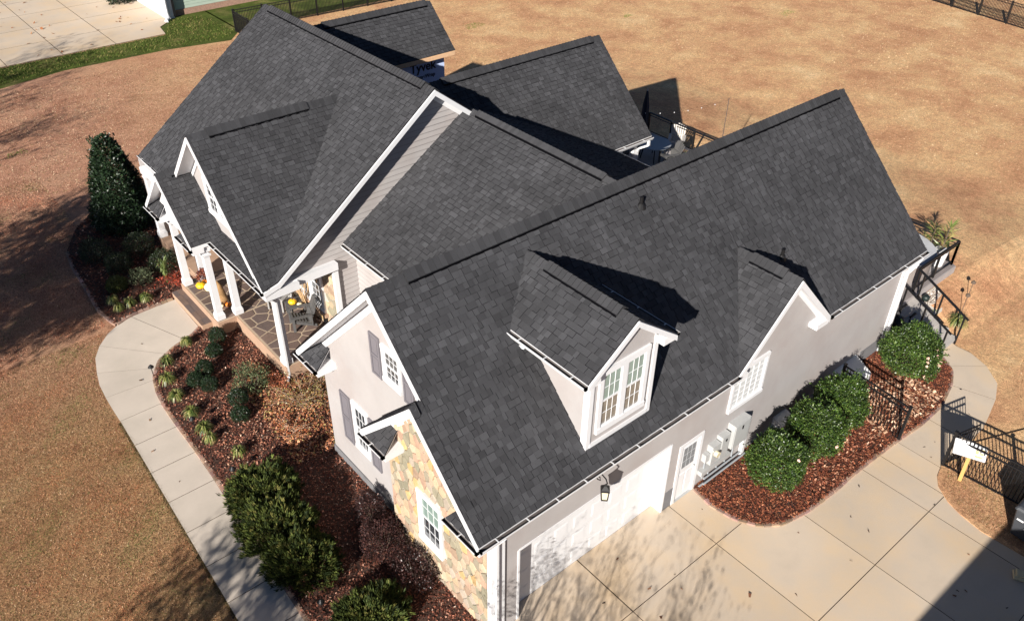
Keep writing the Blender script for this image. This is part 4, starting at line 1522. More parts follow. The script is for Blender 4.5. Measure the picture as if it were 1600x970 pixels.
# --- grass blades near the camera (left lawn) and tufts farther off
def blades(poly, n, h, pal, name='lawn_grass', z=0.0, w_=.006, patch=False):
    P = scatter(poly, n)
    N = len(P)
    pal = np.array(pal)
    ci = NR.choice(len(pal), N, p=pal[:, 3] / pal[:, 3].sum())
    col = pal[ci, :3] * NR.uniform(.75, 1.3, (N, 1)) * (NR.choice([.35, 1.0, 1.35], (N, 1), p=[.28, .5, .22]) if patch else 1)
    if patch:      # living colour drifts over the turf: redder and greener spots
        x, y = P[:, 0], P[:, 1]
        q = np.sin(1.9 * x + 1.3 * np.sin(1.1 * y)) + np.sin(2.3 * y + 1.7 * np.sin(.9 * x + 2)) + np.sin(4.1 * x - 3.3 * y) * .6 + NR.normal(0, .7, N)
        col[q > 1.2] *= [1.12, .80, .70]
        col[q < -1.5] *= [.72, .95, .70]
        col[(q < -2.35) & (NR.uniform(0, 1, N) < .5)] = [.09, .13, .03]
    an = NR.uniform(0, 2 * np.pi, N)
    hh = NR.uniform(.5, 1.2, N) * h
    le = NR.uniform(.4, 1.6, N) * hh
    la = NR.uniform(0, 2 * np.pi, N)
    b = np.stack([P[:, 0], P[:, 1], np.full(N, z)], 1)
    s = np.stack([np.cos(an) * w_, np.sin(an) * w_, np.zeros(N)], 1)
    tip = b + np.stack([np.cos(la) * le, np.sin(la) * le, hh], 1)
    return np_mesh(name, np.stack([b - s, b + s, tip], 1), 3, col, blade_m, None, kind='stuff')


GP = [(.42, .22, .145, 4), (.52, .31, .21, 3), (.27, .125, .08, 3.5), (.22, .17, .06, .6), (.64, .46, .31, .8)]
GPN = [(.34, .195, .105, 4), (.44, .28, .165, 3), (.24, .11, .062, 3.6), (.14, .145, .045, 2.0), (.58, .42, .27, .9)]
blades([(-3.7, 13), (-4.1, 1), (-9, 1), (-11, 13), (-11, 17), (-2.6, 17), (-3.4, 15.2)], 230000, .028, GPN, w_=.007, patch=True)
blades([(-2.4, 17.3), (-11, 17), (-12, 30), (-1, 30), (-1, 24.5), (-2.2, 22)], 120000, .03, GP, w_=.010, patch=True)
blades([(13.1, -3.75), (12.3, -4.0), (11.8, -4.8), (11.75, -6.4), (14.2, -6.4), (14, -3.8)], 9000, .04, GPN, z=.062)
blades([(-12, 30), (-1, 28), (2, 26), (6, 28), (14, 41), (-6, 41)], 60000, .03, GP, w_=.013)
RG = [(.16, .10, .05, 4), (.30, .16, .08, 3), (.66, .52, .34, 2), (.17, .17, .06, .8)]
blades([(14, 16), (21.7, 16), (21.7, .5), (18.9, .5), (18.9, -1.2), (18.6, -3), (16.5, -4.2), (15, -12), (45, -12), (66, 6), (62, 30), (34, 42), (14, 42)], 90000, .035, RG, w_=.022)
blades([(-12, 30), (-1, 28), (2, 26), (6, 28), (14, 41), (-6, 41)], 26000, .035, RG, w_=.018)
# ragged edge of the lawn over the walk
edge = []
for v in np.arange(2, 12.4, .3):
    edge.append((uo(v) + .02, v))
blades([(uo(1) - .06, 1), (uo(1) + .03, 1), (uo(12.4) + .03, 12.4), (uo(12.4) - .06, 12.4)], 24000, .05, [(.14, .10, .05, 3), (.26, .18, .09, 2), (.08, .07, .03, 2)], w_=.008)

# --- green fescue strip and the neighbour's drive
sheet('green_strip', [(-40, 40.6), (.6, 41.8), (4, 42.5), (9.8, 42.3), (13.4, 41.6), (14.7, 43.1), (14.7, 48.3), (12.0, 48.2), (11.4, 47.2), (10.95, 46.5), (10.7, 45.0), (-40, 45.0)], .008, green_m)
blades([(-12, 41.6), (.6, 42.3), (4, 42.8), (9.8, 42.6), (13.4, 42.2), (14.3, 43.1), (14, 47.4), (12.0, 47.6), (10.7, 45.0), (-12, 45.1)], 30000, .10, [(.06, .095, .016, 4), (.10, .13, .028, 3), (.26, .22, .08, 1.6)], w_=.02)
sheet('green_strip', [(14.6, 43.2), (60, 42.4), (70, 60), (14.6, 60)], .008, green_m)
nd_ = MB()
nd_.poly([(x, y, .006) for x, y in ccw([(-30, 45.1), (10.6, 45.1), (11.0, 46.6), (12.0, 47.6), (12.2, 75), (-30, 75)])])
ndr = nd_.build('neighbour_driveway', joint_m, None, kind='structure')
for i in range(10):
    x1 = 7.75 - 3.03 * (i - 1)
    x0 = x1 - 3.03
    for j in range(8):
        y0 = 45.1 + j * 3.1
        if i == 0:
            if j == 0:
                slab(ndr, [(7.75, 45.1), (10.75, 45.1), (11.0, 46.6), (12.0, 47.5), (12.0, 48.2), (7.75, 48.2)], z=.04, gap=0)
            else:
                slab(ndr, [(7.75, y0), (12.1, y0), (12.1, y0 + 3.1), (7.75, y0 + 3.1)], z=.04, gap=.02)
        else:
            slab(ndr, [(x0, y0), (x1, y0), (x1, y0 + 3.1), (x0, y0 + 3.1)], z=.04, gap=.02)

# --- neighbour house corner
NH = thing('neighbour_house', 'sage green sided house beyond the lawn with white garage corner and brick base', 'house', (14, 50, 0))
wg = MB().box((12.55, 48.3, .36), (30, 48.5, 5.2)).build('wall', greenside_m, NH)
MB().box((12.5, 48.22, 0), (30, 48.5, .36)).build('brick_base', redbrick_m, NH)
for k in range(24):
    z_ = .38 + k * .19
    MB().prism([(12.6, 48.3, z_), (12.6, 48.275, z_), (12.6, 48.296, z_ + .185), (12.6, 48.3, z_ + .185)], (17.3, 0, 0)).build('siding_board', greenside_m, wg)
MB().box((11.95, 47.9, 0), (12.5, 58, 5.2)).build('garage_wall', white_m, NH)
MB().bar((12.52, 47.95, .1), (12.52, 47.95, 5.2), .16, .16).build('downspout', black_m, NH)
MB().tube([(12.0, 47.8, 5.0), (12.0, 47.8, .35), (11.95, 47.6, .12), (11.7, 47.3, .08)], .12, 8).build('downspout', white_m, NH)
MB().prism([(11.3, 47.6, 5.2), (30.5, 47.6, 5.2), (30.5, 53, 8.5), (11.3, 53, 8.5)], (0, 0, .2)).prism([(11.3, 58.4, 5.2), (30.5, 58.4, 5.2), (30.5, 53, 8.5), (11.3, 53, 8.5)], (0, 0, .2)).build('roof', shingle_m, NH)

# ================================================================ PLANTS
def leafquads(C, D, N_, size, aspect, jit=.5, fold=.15):
    """C centres, D long directions, N_ normals -> (N,4,3)"""
    N = len(C)
    D = D / np.linalg.norm(D, axis=1, keepdims=True)
    N_ = N_ + NR.normal(0, jit, (N, 3))
    S_ = np.cross(D, N_)
    S_ /= np.linalg.norm(S_, axis=1, keepdims=True) + 1e-9
    U_ = np.cross(S_, D)
    L_ = size * NR.uniform(.7, 1.25, N)
    W_ = L_ * aspect
    a = C
    b = C + D * L_[:, None] * .5 + S_ * W_[:, None] * .5 + U_ * (L_ * fold)[:, None]
    c = C + D * L_[:, None]
    d = C + D * L_[:, None] * .5 - S_ * W_[:, None] * .5 + U_ * (L_ * fold)[:, None]
    return np.stack([a, b, c, d], 1)


def dirs(N):
    v = NR.normal(0, 1, (N, 3))
    return v / np.linalg.norm(v, axis=1, keepdims=True)


def lumpy(v, amp, f, seed):
    ph = np.random.default_rng(seed).uniform(0, 6.28, 9)
    x, y, z = v[:, 0], v[:, 1], v[:, 2]
    s = (np.sin(f * x + ph[0] + 2 * np.sin(f * y * .7 + ph[1])) + np.sin(f * y * 1.3 + ph[2] + np.sin(f * z + ph[3])) + np.sin(f * 1.1 * z + ph[4] + 1.5 * np.sin(f * x * .9 + ph[5]))) / 3
    s2 = (np.sin(2.7 * f * x + ph[6]) * np.sin(2.3 * f * y + ph[7]) * np.sin(2.9 * f * z + ph[8]))
    return 1 + amp * s + amp * .6 * s2


def pick(pal, N, v=.2):
    pal = np.array(pal)
    ci = NR.choice(len(pal), N, p=pal[:, 3] / pal[:, 3].sum())
    return pal[ci, :3] * NR.uniform(1 - v, 1 + v, (N, 1))


def bush(name, label, cat, c, rad, n, size, pal, m=leafm, aspect=.5, amp=.12, f=4.0, inner=.72, up=.3, group=None, seed=1, jit=.55, cone=0.0, twigs=10, zmin=.02):
    """leaf-by-leaf shrub: foliage shell with lumps and gaps on real branches"""
    c = np.array(c, float)
    t = thing(name, label, cat, (c[0], c[1], 0.0), group)
    rad = np.array(rad, float)
    V = dirs(int(n * 1.3))
    V = V[(V[:, 2] > -.55)]
    rr = inner + (1 - inner) * np.sqrt(NR.uniform(0, 1, len(V)))
    r = rr * lumpy(V, amp, f, seed)
    P = V * r[:, None]
    if cone:
        hz = np.clip((P[:, 2] + 1) / 2, 0, 1)
        k = 1.28 - cone * hz ** 1.25
        P[:, 0] *= k
        P[:, 1] *= k
        P[:, 0] /= np.maximum(np.sqrt(np.maximum(1 - V[:, 2] ** 2 * .75, .12)), .35) ** .8
        P[:, 1] /= np.maximum(np.sqrt(np.maximum(1 - V[:, 2] ** 2 * .75, .12)), .35) ** .8
    W_ = P * rad + c
    keep = W_[:, 2] > zmin
    W_, V, rr = W_[keep], V[keep], rr[keep]
    ns_ = max(6, int(len(V) / 260))                    # stray shoots that break the outline
    sd = dirs(ns_ * 3)
    sd = sd[sd[:, 2] > -.1][:ns_]
    k_ = 14
    tt = np.tile(np.linspace(.95, 1.0, k_), len(sd)) + np.repeat(NR.uniform(.06, .22, len(sd)), k_) * np.tile(np.linspace(0, 1, k_), len(sd))
    SV = np.repeat(sd, k_, 0)
    SP = SV * (tt * np.repeat(lumpy(sd, amp, f, seed), k_))[:, None]
    if not cone:
        W_ = np.concatenate([W_, SP * rad + c + NR.normal(0, .008, SP.shape)])
        V = np.concatenate([V, SV])
        rr = np.concatenate([rr, np.ones(len(SV))])
    nrm = V / rad
    nrm /= np.linalg.norm(nrm, axis=1, keepdims=True)
    D = nrm * .55 + dirs(len(W_)) * .8 + np.array([0, 0, up])
    q = leafquads(W_, D, nrm, size, aspect, jit)
    cl = np.sin(6.1 * V[:, 0] + seed) * np.sin(5.3 * V[:, 1] + 2 * seed) + np.sin(7.7 * V[:, 2] + 3 * V[:, 0])
    col = pick(pal, len(W_)) * (1 + .16 * cl)[:, None] * (0.72 + .28 * (rr - inner) / (1 - inner))[:, None] ** 0
    np_mesh('foliage', q, 4, col, m, t)
    b = MB()
    for i in range(twigs):
        a = R.uniform(0, 6.28)
        e = Vector((c[0] + rad[0] * .75 * math.cos(a) * R.uniform(.3, 1), c[1] + rad[1] * .75 * math.sin(a) * R.uniform(.3, 1), c[2] + rad[2] * R.uniform(-.1, .7)))
        b.tube([(c[0], c[1], 0.02), (Vector((c[0], c[1], 0)) * .5 + e * .5) + V3(0, 0, -.05), e], [.022 + rad[0] * .012, .014, .005], 5)
    if twigs: b.build('stem', bark_m, t)
    # dense core of older leaves so one does not look straight through
    return t


CAMP = [(.044, .085, .014, 4), (.070, .120, .020, 3), (.018, .038, .010, 4), (.12, .165, .04, 1.3)]
camspec = [((8.82, -1.0, .86), (.76, .74, .88), 'large round camellia shrub beside the grey electric boxes', 3),
           ((10.55, -1.0, .90), (.78, .76, .94), 'large round camellia shrub second from the electric boxes', 5),
           ((12.05, -.85, .92), (.70, .70, .92), 'large round camellia shrub closest to the left fence panel, inside the bed', 8),
           ((15.72, -.95, .96), (.82, .84, .96), 'large round camellia shrub with fallen pink blooms by the deck stairs', 12)]
for c, r_, lb, sd_ in camspec:
    t = bush('camellia_shrub', lb, 'shrub', c, r_, 19000, .055, CAMP, glossleaf, .55, .15, 4.8, .62, .4, 'camellias along the drive side wall', sd_, twigs=14)
    nf = 10 if sd_ == 12 else 1
    fl = MB()
    for k in range(nf * (2 if sd_ == 12 else 1)):
        a = R.uniform(-2.4, -.3)
        e = R.uniform(-.5, .8)
        p = Vector((c[0] + r_[0] * math.cos(a) * math.cos(e), c[1] + r_[1] * math.sin(a) * math.cos(e), c[2] + r_[2] * math.sin(e)))
        for j in range(6):
            q = p + Vector((R.uniform(-.03, .03), R.uniform(-.03, .03), R.uniform(-.02, .03)))
            d1, d2 = Vector(dirs(1)[0]) * .035, Vector(dirs(1)[0]) * .035
            fl.poly([q - d1, q - d2, q + d1, q + d2], (.72, .48, .38))
    fl.build('blossom', chip_m, t)

HOLP = [(.016, .034, .014, 5), (.024, .048, .018, 3), (.011, .024, .011, 4), (.05, .075, .04, .6)]


def cone_tree(c, h, rb, n, label):
    t = thing('holly_tree', label, 'tree', (c[0], c[1], 0))
    z = np.random.default_rng(5).beta(1.25, 1.7, n) * h
    tz = np.clip(z / h, 0, 1)
    rz = rb * np.where(z < .4, .85 + .375 * z, 1.0) * (1 - .68 * tz ** 1.1) * np.sqrt(np.clip(1 - tz ** 9, 0, 1))
    an = NR.uniform(0, 2 * np.pi, n)
    rr = np.sqrt(NR.uniform(.45, 1, n))
    U = np.stack([np.cos(an), np.sin(an), z / h * 2 - 1], 1)
    rad = rz * rr * lumpy(U * 1.5, .13, 4.5, 3)
    P = np.stack([c[0] + np.cos(an) * rad, c[1] + np.sin(an) * rad, z + .06], 1)
    nrm = np.stack([np.cos(an), np.sin(an), np.full(n, .35)], 1)
    D = nrm * .6 + dirs(n) * .8 + np.array([0, 0, .35])
    np_mesh('crown', leafquads(P, D, nrm, .105, .5, .55), 4, pick(HOLP, n), glossleaf, t)
    SH = []                                   # leaders and side shoots past the clipped outline
    for k in range(60):
        zz = R.uniform(.3, h * .98) if k > 16 else h * R.uniform(.9, .99)
        a_ = R.uniform(0, 6.28)
        rl = (rb * (1 - .68 * (zz / h) ** 1.1)) * (R.uniform(.9, 1.05) if k > 16 else R.uniform(0, .9))
        q0 = np.array([c[0] + rl * math.cos(a_), c[1] + rl * math.sin(a_), zz])
        dv_ = np.array([math.cos(a_) * .5, math.sin(a_) * .5, R.uniform(.6, 1.2)])
        ln_ = R.uniform(.08, .24)
        SH += [q0 + dv_ * ln_ * t_ for t_ in np.linspace(0, 1, 12)]
    SH = np.array(SH)
    np_mesh('shoots', leafquads(SH, dirs(len(SH)) * .7 + np.array([0, 0, .6]), dirs(len(SH)), .10, .5, .4), 4, pick(HOLP, len(SH)), glossleaf, t, kind='stuff')
    b = MB()
    b.tube([(c[0], c[1], 0), (c[0], c[1], h * .5), (c[0], c[1], h * .96)], [.09, .05, .01], 7)
    for k in range(40):
        zz = R.uniform(.2, h * .85)
        a = R.uniform(0, 6.28)
        rl = rb * (1 - zz / h * .85) * .8
        b.tube([(c[0], c[1], zz), (c[0] + rl * math.cos(a), c[1] + rl * math.sin(a), zz + .25)], [.02, .005], 4)
    b.build('trunk', bark_m, t)
    for k in range(9):                    # leader shoots that break the outline at the top
        pass
    return t


cone_tree((.55, 23.45), 3.75, 1.22, 19000, 'tall dark cone-shaped holly tree standing at the left corner of the house')

JUNP = [(.055, .075, .018, 4), (.095, .115, .026, 3), (.030, .044, .015, 3), (.17, .16, .045, 1.3)]
def juniper(c, rad, n, label, seed, group='spreading junipers by the walk'):
    t = thing('juniper_shrub', label, 'shrub', (c[0], c[1], 0), group)
    c = np.array(c, float)
    rad = np.array(rad, float)
    ns = n // 9
    V = dirs(int(ns * 2.2))
    V = V[V[:, 2] > -.12][:ns]
    r = (.62 + .38 * np.sqrt(NR.uniform(0, 1, len(V)))) * lumpy(V, .30, 6.5, seed)
    P = V * r[:, None] * rad + c
    k = 9
    C = np.repeat(P, k, 0)
    Vn = np.repeat(V, k, 0)
    base = np.repeat(V * [1, 1, .5] + [0, 0, .9] + dirs(len(V)) * .4, k, 0)
    D = base + dirs(len(C)) * .45
    C = C + dirs(len(C)) * .035
    q = leafquads(C, D, dirs(len(C)), .125, .17, .3, .05)
    tone = np.repeat(NR.uniform(.65, 1.35, (len(V), 1)), k, 0)
    col = np.repeat(pick(JUNP, len(V)), k, 0) * tone * NR.uniform(.85, 1.15, (len(C), 1))
    keep = C[:, 2] > .03
    np_mesh('foliage', q[keep], 4, col[keep], dullleaf, t)
    b = MB()
    for i in range(26):
        a = R.uniform(0, 6.28)
        e = Vector((c[0] + rad[0] * .8 * math.cos(a), c[1] + rad[1] * .8 * math.sin(a), c[2] + rad[2] * R.uniform(.0, .6)))
        b.tube([(c[0], c[1], 0.05), tuple((Vector(tuple(c)) * .5 + e * .5)), tuple(e)], [.035, .02, .006], 5)
    b.build('stem', bark_m, t)
    return t


juniper((-1.92, 6.95, .32), (.90, .80, .66), 24000, 'upper lobe of spreading juniper, nearest the path light', 4)
juniper((-2.12, 5.70, .34), (.88, .95, .68), 26000, 'broad feathery green juniper overhanging the middle of the front walk', 9)
juniper((-2.08, 4.55, .30), (.76, .82, .56), 22000, 'lower lobe of spreading juniper reaching towards the purple shrub', 17)
juniper((-1.75, 2.15, .28), (.88, .72, .54), 26000, 'feathery green juniper at the bottom edge below the stone gable', 14)

DARKP = [(.020, .032, .014, 4), (.032, .05, .018, 3), (.05, .075, .025, 1.5), (.013, .02, .012, 3)]
for i, (x, y, r_, lb) in enumerate(((.42, 19.35, .52, 'dark green rounded shrub nearest the left porch column'), (-.85, 20.25, .48, 'dark low shrub at the outer edge of the shaded left bed'),
                            (.15, 20.95, .55, 'dark green shrub just below the holly tree'), (-1.25, 21.5, .55, 'dark twiggy shrub in the far left corner of the bed'),
                            (-1.35, 19.1, .34, 'small grassy green shrub by the left bed edging'))):
    bush('evergreen_shrub', lb, 'shrub', (x, y, r_ * .75), (r_, r_, r_ * .85), 3300, .055, DARKP if i != 4 else JUNP, leafm, .4, .13, 5, .5, .5, 'dark shrubs in the left bed', 20 + i)
BOXP = [(.014, .032, .012, 5), (.022, .048, .014, 3), (.010, .02, .01, 3)]
for i, (x, y, r_, h_, lb) in enumerate(((.05, 13.95, .25, .62, 'dark upright boxwood nearest the porch'), (-.30, 13.5, .26, .38, 'dark round boxwood touching the upright one near the porch'),
                                (-.92, 12.72, .26, .55, 'upright boxwood at the back of the group of three'), (-1.32, 12.5, .25, .42, 'round boxwood of the group of three nearest the walk'),
                                (-1.08, 12.02, .25, .42, 'round boxwood of the group of three nearest the camera'), (-.72, 10.85, .28, .55, 'dark boxwood at the foot of the grey-green shrub'),
                                (-.95, 10.25, .27, .40, 'round dark boxwood nearest to the juniper bed'))):
    bush('boxwood_ball', lb, 'shrub', (x, y, BH + h_ * .5), (r_, r_, h_ * .55), 3600, .034, BOXP, leafm, .55, .07, 5, .55, .3, 'small boxwoods in the front bed', 30 + i, twigs=5)
bush('rosemary_shrub', 'open grey-green shrub in the middle of the front bed', 'shrub', (-.1, 11.3, .38), (.55, .62, .36), 1700, .075, [(.09, .12, .06, 3), (.14, .16, .08, 2), (.05, .07, .03, 3), (.26, .22, .10, 1)], dullleaf, .3, .28, 5, .35, .9, None, 41, twigs=24)
bush('rosemary_shrub', 'thin grey-green shrub in the shaded bed by the porch step', 'shrub', (-.55, 18.9, .35), (.4, .4, .3), 900, .08, [(.13, .16, .09, 3), (.20, .22, .12, 2), (.08, .10, .05, 2)], dullleaf, .3, .28, 5, .35, .9, None, 42, twigs=12)
LORP = [(.055, .022, .020, 4), (.035, .017, .017, 4), (.085, .036, .030, 2), (.022, .014, .013, 3), (.20, .12, .10, .3)]
bush('loropetalum_shrub', 'purple-brown leaved shrub between the juniper and the stone wall', 'shrub', (-.30, 3.75, .48), (.55, .62, .50), 6500, .045, LORP, dullleaf, .55, .16, 5, .55, .5, None, 51)
bush('loropetalum_shrub', 'dark purple shrub against the foot of the stone wall', 'shrub', (-.05, 4.75, .45), (.36, .42, .50), 3000, .05, LORP, leafm, .55, .16, 5, .5, .5, None, 52)
bush('loropetalum_shrub', 'sparse dark purple shrub at the bottom edge below the stone wall', 'shrub', (-.2, 2.6, .45), (.55, .6, .45), 3000, .05, LORP, leafm, .55, .2, 5, .5, .5, None, 53)


def bare_shrub(c, r_, h_, n, label, name='bare_rose_shrub', leafpal=None, nl=400, m=twig_m, group=None):
    t = thing(name, label, 'shrub', (c[0], c[1], 0), group)
    b = MB()
    tips = []
    for i in range(n):
        a = R.uniform(0, 6.28)
        p = Vector((c[0] + R.uniform(-.1, .1), c[1] + R.uniform(-.1, .1), .06))
        d = Vector((math.cos(a) * R.uniform(.4, 1.2), math.sin(a) * R.uniform(.4, 1.2), R.uniform(.5, 1.3))).normalized()
        pts = [p.copy()]
        for k in range(5):
            d = (d + Vector((R.uniform(-.35, .35), R.uniform(-.35, .35), R.uniform(-.35, .12)))).normalized()
            p = p + d * (r_ * .26)
            p.z = max(.09, min(p.z, h_))
            pts.append(p.copy())
            if R.random() < .6:
                e = p + Vector((R.uniform(-.2, .2), R.uniform(-.2, .2), R.uniform(-.02, .15)))
                b.tube([p, e], [.005, .002], 3)
                tips.append(e)
        b.tube(pts, [.010, .009, .007, .006, .004, .002], 4)
        tips += pts[2:]
    b.build('branch', m, t)
    if leafpal:
        T = np.array([tuple(R.choice(tips)) for _ in range(nl)]) + NR.normal(0, .05, (nl, 3))
        T[:, 2] = np.maximum(T[:, 2], .1)
        np_mesh('foliage', leafquads(T, dirs(nl), dirs(nl), .05, .6, .4), 4, pick(leafpal, nl), leafm, t)
    return t


bare_shrub((.75, 9.75), .85, .75, 34, 'sprawling bare rose with pale twigs between porch corner and garage wall', leafpal=[(.22, .20, .06, 3), (.40, .22, .09, 3), (.30, .12, .05, 2)], nl=1500)
bare_shrub((1.6, 10.2), .6, .7, 22, 'tangled bare shrub tight behind the porch corner downspout', leafpal=[(.30, .16, .08, 3), (.22, .20, .07, 2)], nl=700)
bare_shrub((.0, 8.8), .5, .4, 14, 'small thin twiggy shrub in front of the garage wall', leafpal=[(.45, .13, .05, 3), (.32, .16, .07, 3)], nl=500)
bare_shrub((.5, 18.1), .5, .55, 22, 'red-leaved low shrub beside the left porch column', 'red_shrub', [(.45, .07, .03, 3), (.30, .05, .03, 3), (.16, .05, .03, 2)], 1500, bark_m)
bare_shrub((.6, 10.9), .35, .35, 10, 'small reddish shrub at the foot of the porch corner column', 'red_shrub', [(.45, .14, .07, 3), (.30, .10, .05, 3)], 600, bark_m)


def tuft(c, r_, n, pal, label, name='liriope_clump', group=None, h=.30, w_=.011, droop=1.0):
    t = thing(name, label, 'plant', (c[0], c[1], BH), group)
    an = NR.uniform(0, 2 * np.pi, n)
    L_ = r_ * NR.uniform(.55, 1.15, n)
    side = np.stack([-np.sin(an), np.cos(an), np.zeros(n)], 1) * w_
    out = np.stack([np.cos(an), np.sin(an), np.zeros(n)], 1)
    b0 = np.array([c[0], c[1], BH]) + out * NR.uniform(0, .05, (n, 1))
    up = NR.uniform(.6, 1.3, n) * h
    m1 = b0 + out * (L_ * .4)[:, None] + np.stack([np.zeros(n), np.zeros(n), up], 1) * .85
    m2 = b0 + out * (L_ * .8)[:, None] + np.stack([np.zeros(n), np.zeros(n), up], 1) * (1 - .25 * droop)
    m3 = b0 + out * (L_ * 1.12)[:, None] + np.stack([np.zeros(n), np.zeros(n), up], 1) * (1 - .75 * droop)
    q = np.concatenate([np.stack([b0 - side * .6, b0 + side * .6, m1 + side, m1 - side], 1),
                        np.stack([m1 - side, m1 + side, m2 + side * .8, m2 - side * .8], 1),
                        np.stack([m2 - side * .8, m2 + side * .8, m3 + side * .1, m3 - side * .1], 1)])
    col = pick(pal, n)
    np_mesh('foliage', q, 4, np.concatenate([col, col * 1.05, col * 1.15]), leafm, t)
    return t


LIRP = [(.15, .17, .04, 3), (.25, .24, .08, 2), (.06, .09, .02, 4), (.38, .34, .16, .6)]
for x, y, s_, lb in ((-.83, 17.78, .30, 'variegated liriope clump nearest the porch step, left bed'), (-1.36, 17.85, .30, 'variegated liriope clump second from the porch step along the left bed edge'),
                     (-1.75, 17.75, .22, 'small liriope clump at the corner of the left bed'), (-1.75, 18.35, .26, 'liriope clump at the outer side of the left bed'),
                     (-1.62, 14.0, .30, 'variegated liriope clump at the bend of the walk'), (-.75, 14.55, .26, 'faded liriope clump closest to the steps in the front bed'),
                     (-1.92, 13.18, .36, 'large variegated liriope clump above the first path light'), (-2.02, 12.25, .36, 'large variegated liriope clump below the first path light'),
                     (-1.98, 11.3, .32, 'variegated liriope clump third along the walk edge'), (-1.96, 10.45, .34, 'green liriope clump with a path light behind it'),
                     (-2.0, 9.95, .26, 'thin yellow liriope clump just past the second path light'), (-1.62, 8.95, .28, 'lone small liriope clump above the juniper')):
    tuft((x, y), s_ * .68, 100, LIRP, lb, group='liriope clumps along the beds')
GRP = [(.10, .14, .04, 3), (.16, .20, .06, 2)]
tuft((.15, 18.35), .2, 60, GRP, 'slim green upright plant beside the left porch columns', 'upright_plant', h=.9, droop=.2)

# leaf litter shading under shrubs is left to the light

# offscreen trees whose shadows fall into view
def shade_tree(loc, h, r_, n, label, seed, ncl=60, bare=.5, z0=.35, spread=1.0):
    rr = random.Random(seed)
    t = thing('yard_tree', label, 'tree', loc, 'yard trees towards the sun')
    b = MB()
    base = Vector(loc)
    tips = []

    def grow(p, d, L_, r0, lev):
        q = p + d * L_
        mid = p + d * L_ * .5 + Vector((rr.uniform(-.1, .1), rr.uniform(-.1, .1), 0)) * L_ * .3
        b.tube([p, mid, q], [r0, r0 * .8, r0 * .6], 6 if lev < 2 else 4, cap=False)
        if lev >= 5 or L_ < .25:
            tips.append(q)
            return
        for k in range(3 if lev < 4 else 2):
            e = (d + Vector((rr.uniform(-1, 1) * spread, rr.uniform(-1, 1) * spread, rr.uniform(-.3, .6))) * .75).normalized()
            grow(q if k else p + d * L_ * rr.uniform(.6, 1), e, L_ * rr.uniform(.62, .82), r0 * .55, lev + 1)
        if lev > 1: tips.append(q)
    grow(base, Vector((0, 0, 1)), h * z0, h * .018, 0)
    b.build('trunk', bark_m, t)
    T = np.array([tuple(p) for p in tips])
    C = T[NR.integers(0, len(T), n)] + NR.normal(0, .13 * r_, (n, 3))
    np_mesh('crown', leafquads(C, dirs(n), dirs(n), .16, .6, .4), 4, pick([(.12, .08, .03, 3), (.07, .09, .02, 2)], n), leafm, t)
    return t


shade_tree((-16.4, 13.2, 0), 10.4, 3.8, 24000, 'tall thinly leaved yard tree left of the view, out in the front lawn', 3, spread=1.3)
shade_tree((-14.0, -2.0, 0), 7.0, 2.2, 3600, 'slender yard tree beyond the lower left of the view', 5)
shade_tree((-16, 29.5, 0), 9.5, 2.4, 900, 'bare yard tree far left beside the neighbour drive', 12)
shade_tree((-14.5, 35.5, 0), 9.0, 2.4, 900, 'second bare yard tree far left beside the neighbour drive', 13)


def vase_tree(loc, h, r_, label, seed, stems=8, nl=500):
    rr = random.Random(seed)
    t = thing('crape_myrtle', label, 'tree', loc, 'bare crape myrtles by the near garage corner')
    b = MB()
    tips = []

    def go(p, d, L_, r0, lev):
        pts = [p]
        for k in range(3):
            d = (d + Vector((rr.uniform(-.16, .16), rr.uniform(-.16, .16), .03))).normalized()
            p = p + d * (L_ / 3)
            pts.append(p)
        b.tube(pts, [r0, r0 * .85, r0 * .7, r0 * .55], 5 if lev < 2 else 3, cap=False)
        tips.append(p)
        if lev < 5:
            for k in range(2 if lev else 3):
                a = Vector((rr.uniform(-1, 1), rr.uniform(-1, 1), rr.uniform(-.2, .5))) * (.42 + .06 * lev)
                go(pts[rr.choice((2, 3, 3))], (d + a).normalized(), L_ * rr.uniform(.58, .8), r0 * .58, lev + 1)
    for i in range(stems):
        a = 6.28 * i / stems + rr.uniform(-.3, .3)
        go(Vector(loc), Vector((math.cos(a) * r_ * .35, math.sin(a) * r_ * .35, h * .33)).normalized(), h * .34, h * .0075, 0)
    b.build('trunk', bark_m, t)
    T = np.array([tuple(p) for p in tips])
    C = T[NR.integers(0, len(T), nl)] + NR.normal(0, .06, (nl, 3))
    np_mesh('crown', leafquads(C, dirs(nl), dirs(nl), .08, .6, .4), 4, pick([(.20, .07, .03, 3), (.12, .07, .02, 2)], nl), leafm, t)
    return t


vase_tree((-4.7, -5.5, 0), 5.2, 1.5, 'many-stemmed bare crape myrtle beside the drive, just below the view', 4, nl=900, stems=9)
vase_tree((-4.4, -3.4, 0), 5.4, 1.7, 'many-stemmed bare crape myrtle off the stone corner, just below the view', 9, nl=350, stems=6)
tag(bush('evergreen_shrub', 'small dark clump against the white neighbouring garage corner', 'shrub', (11.0, 53.3, .2), (.75, .5, .28), 500, .2, DARKP, leafm, .4, .2, 5, .5, .5, None, 77, twigs=4))

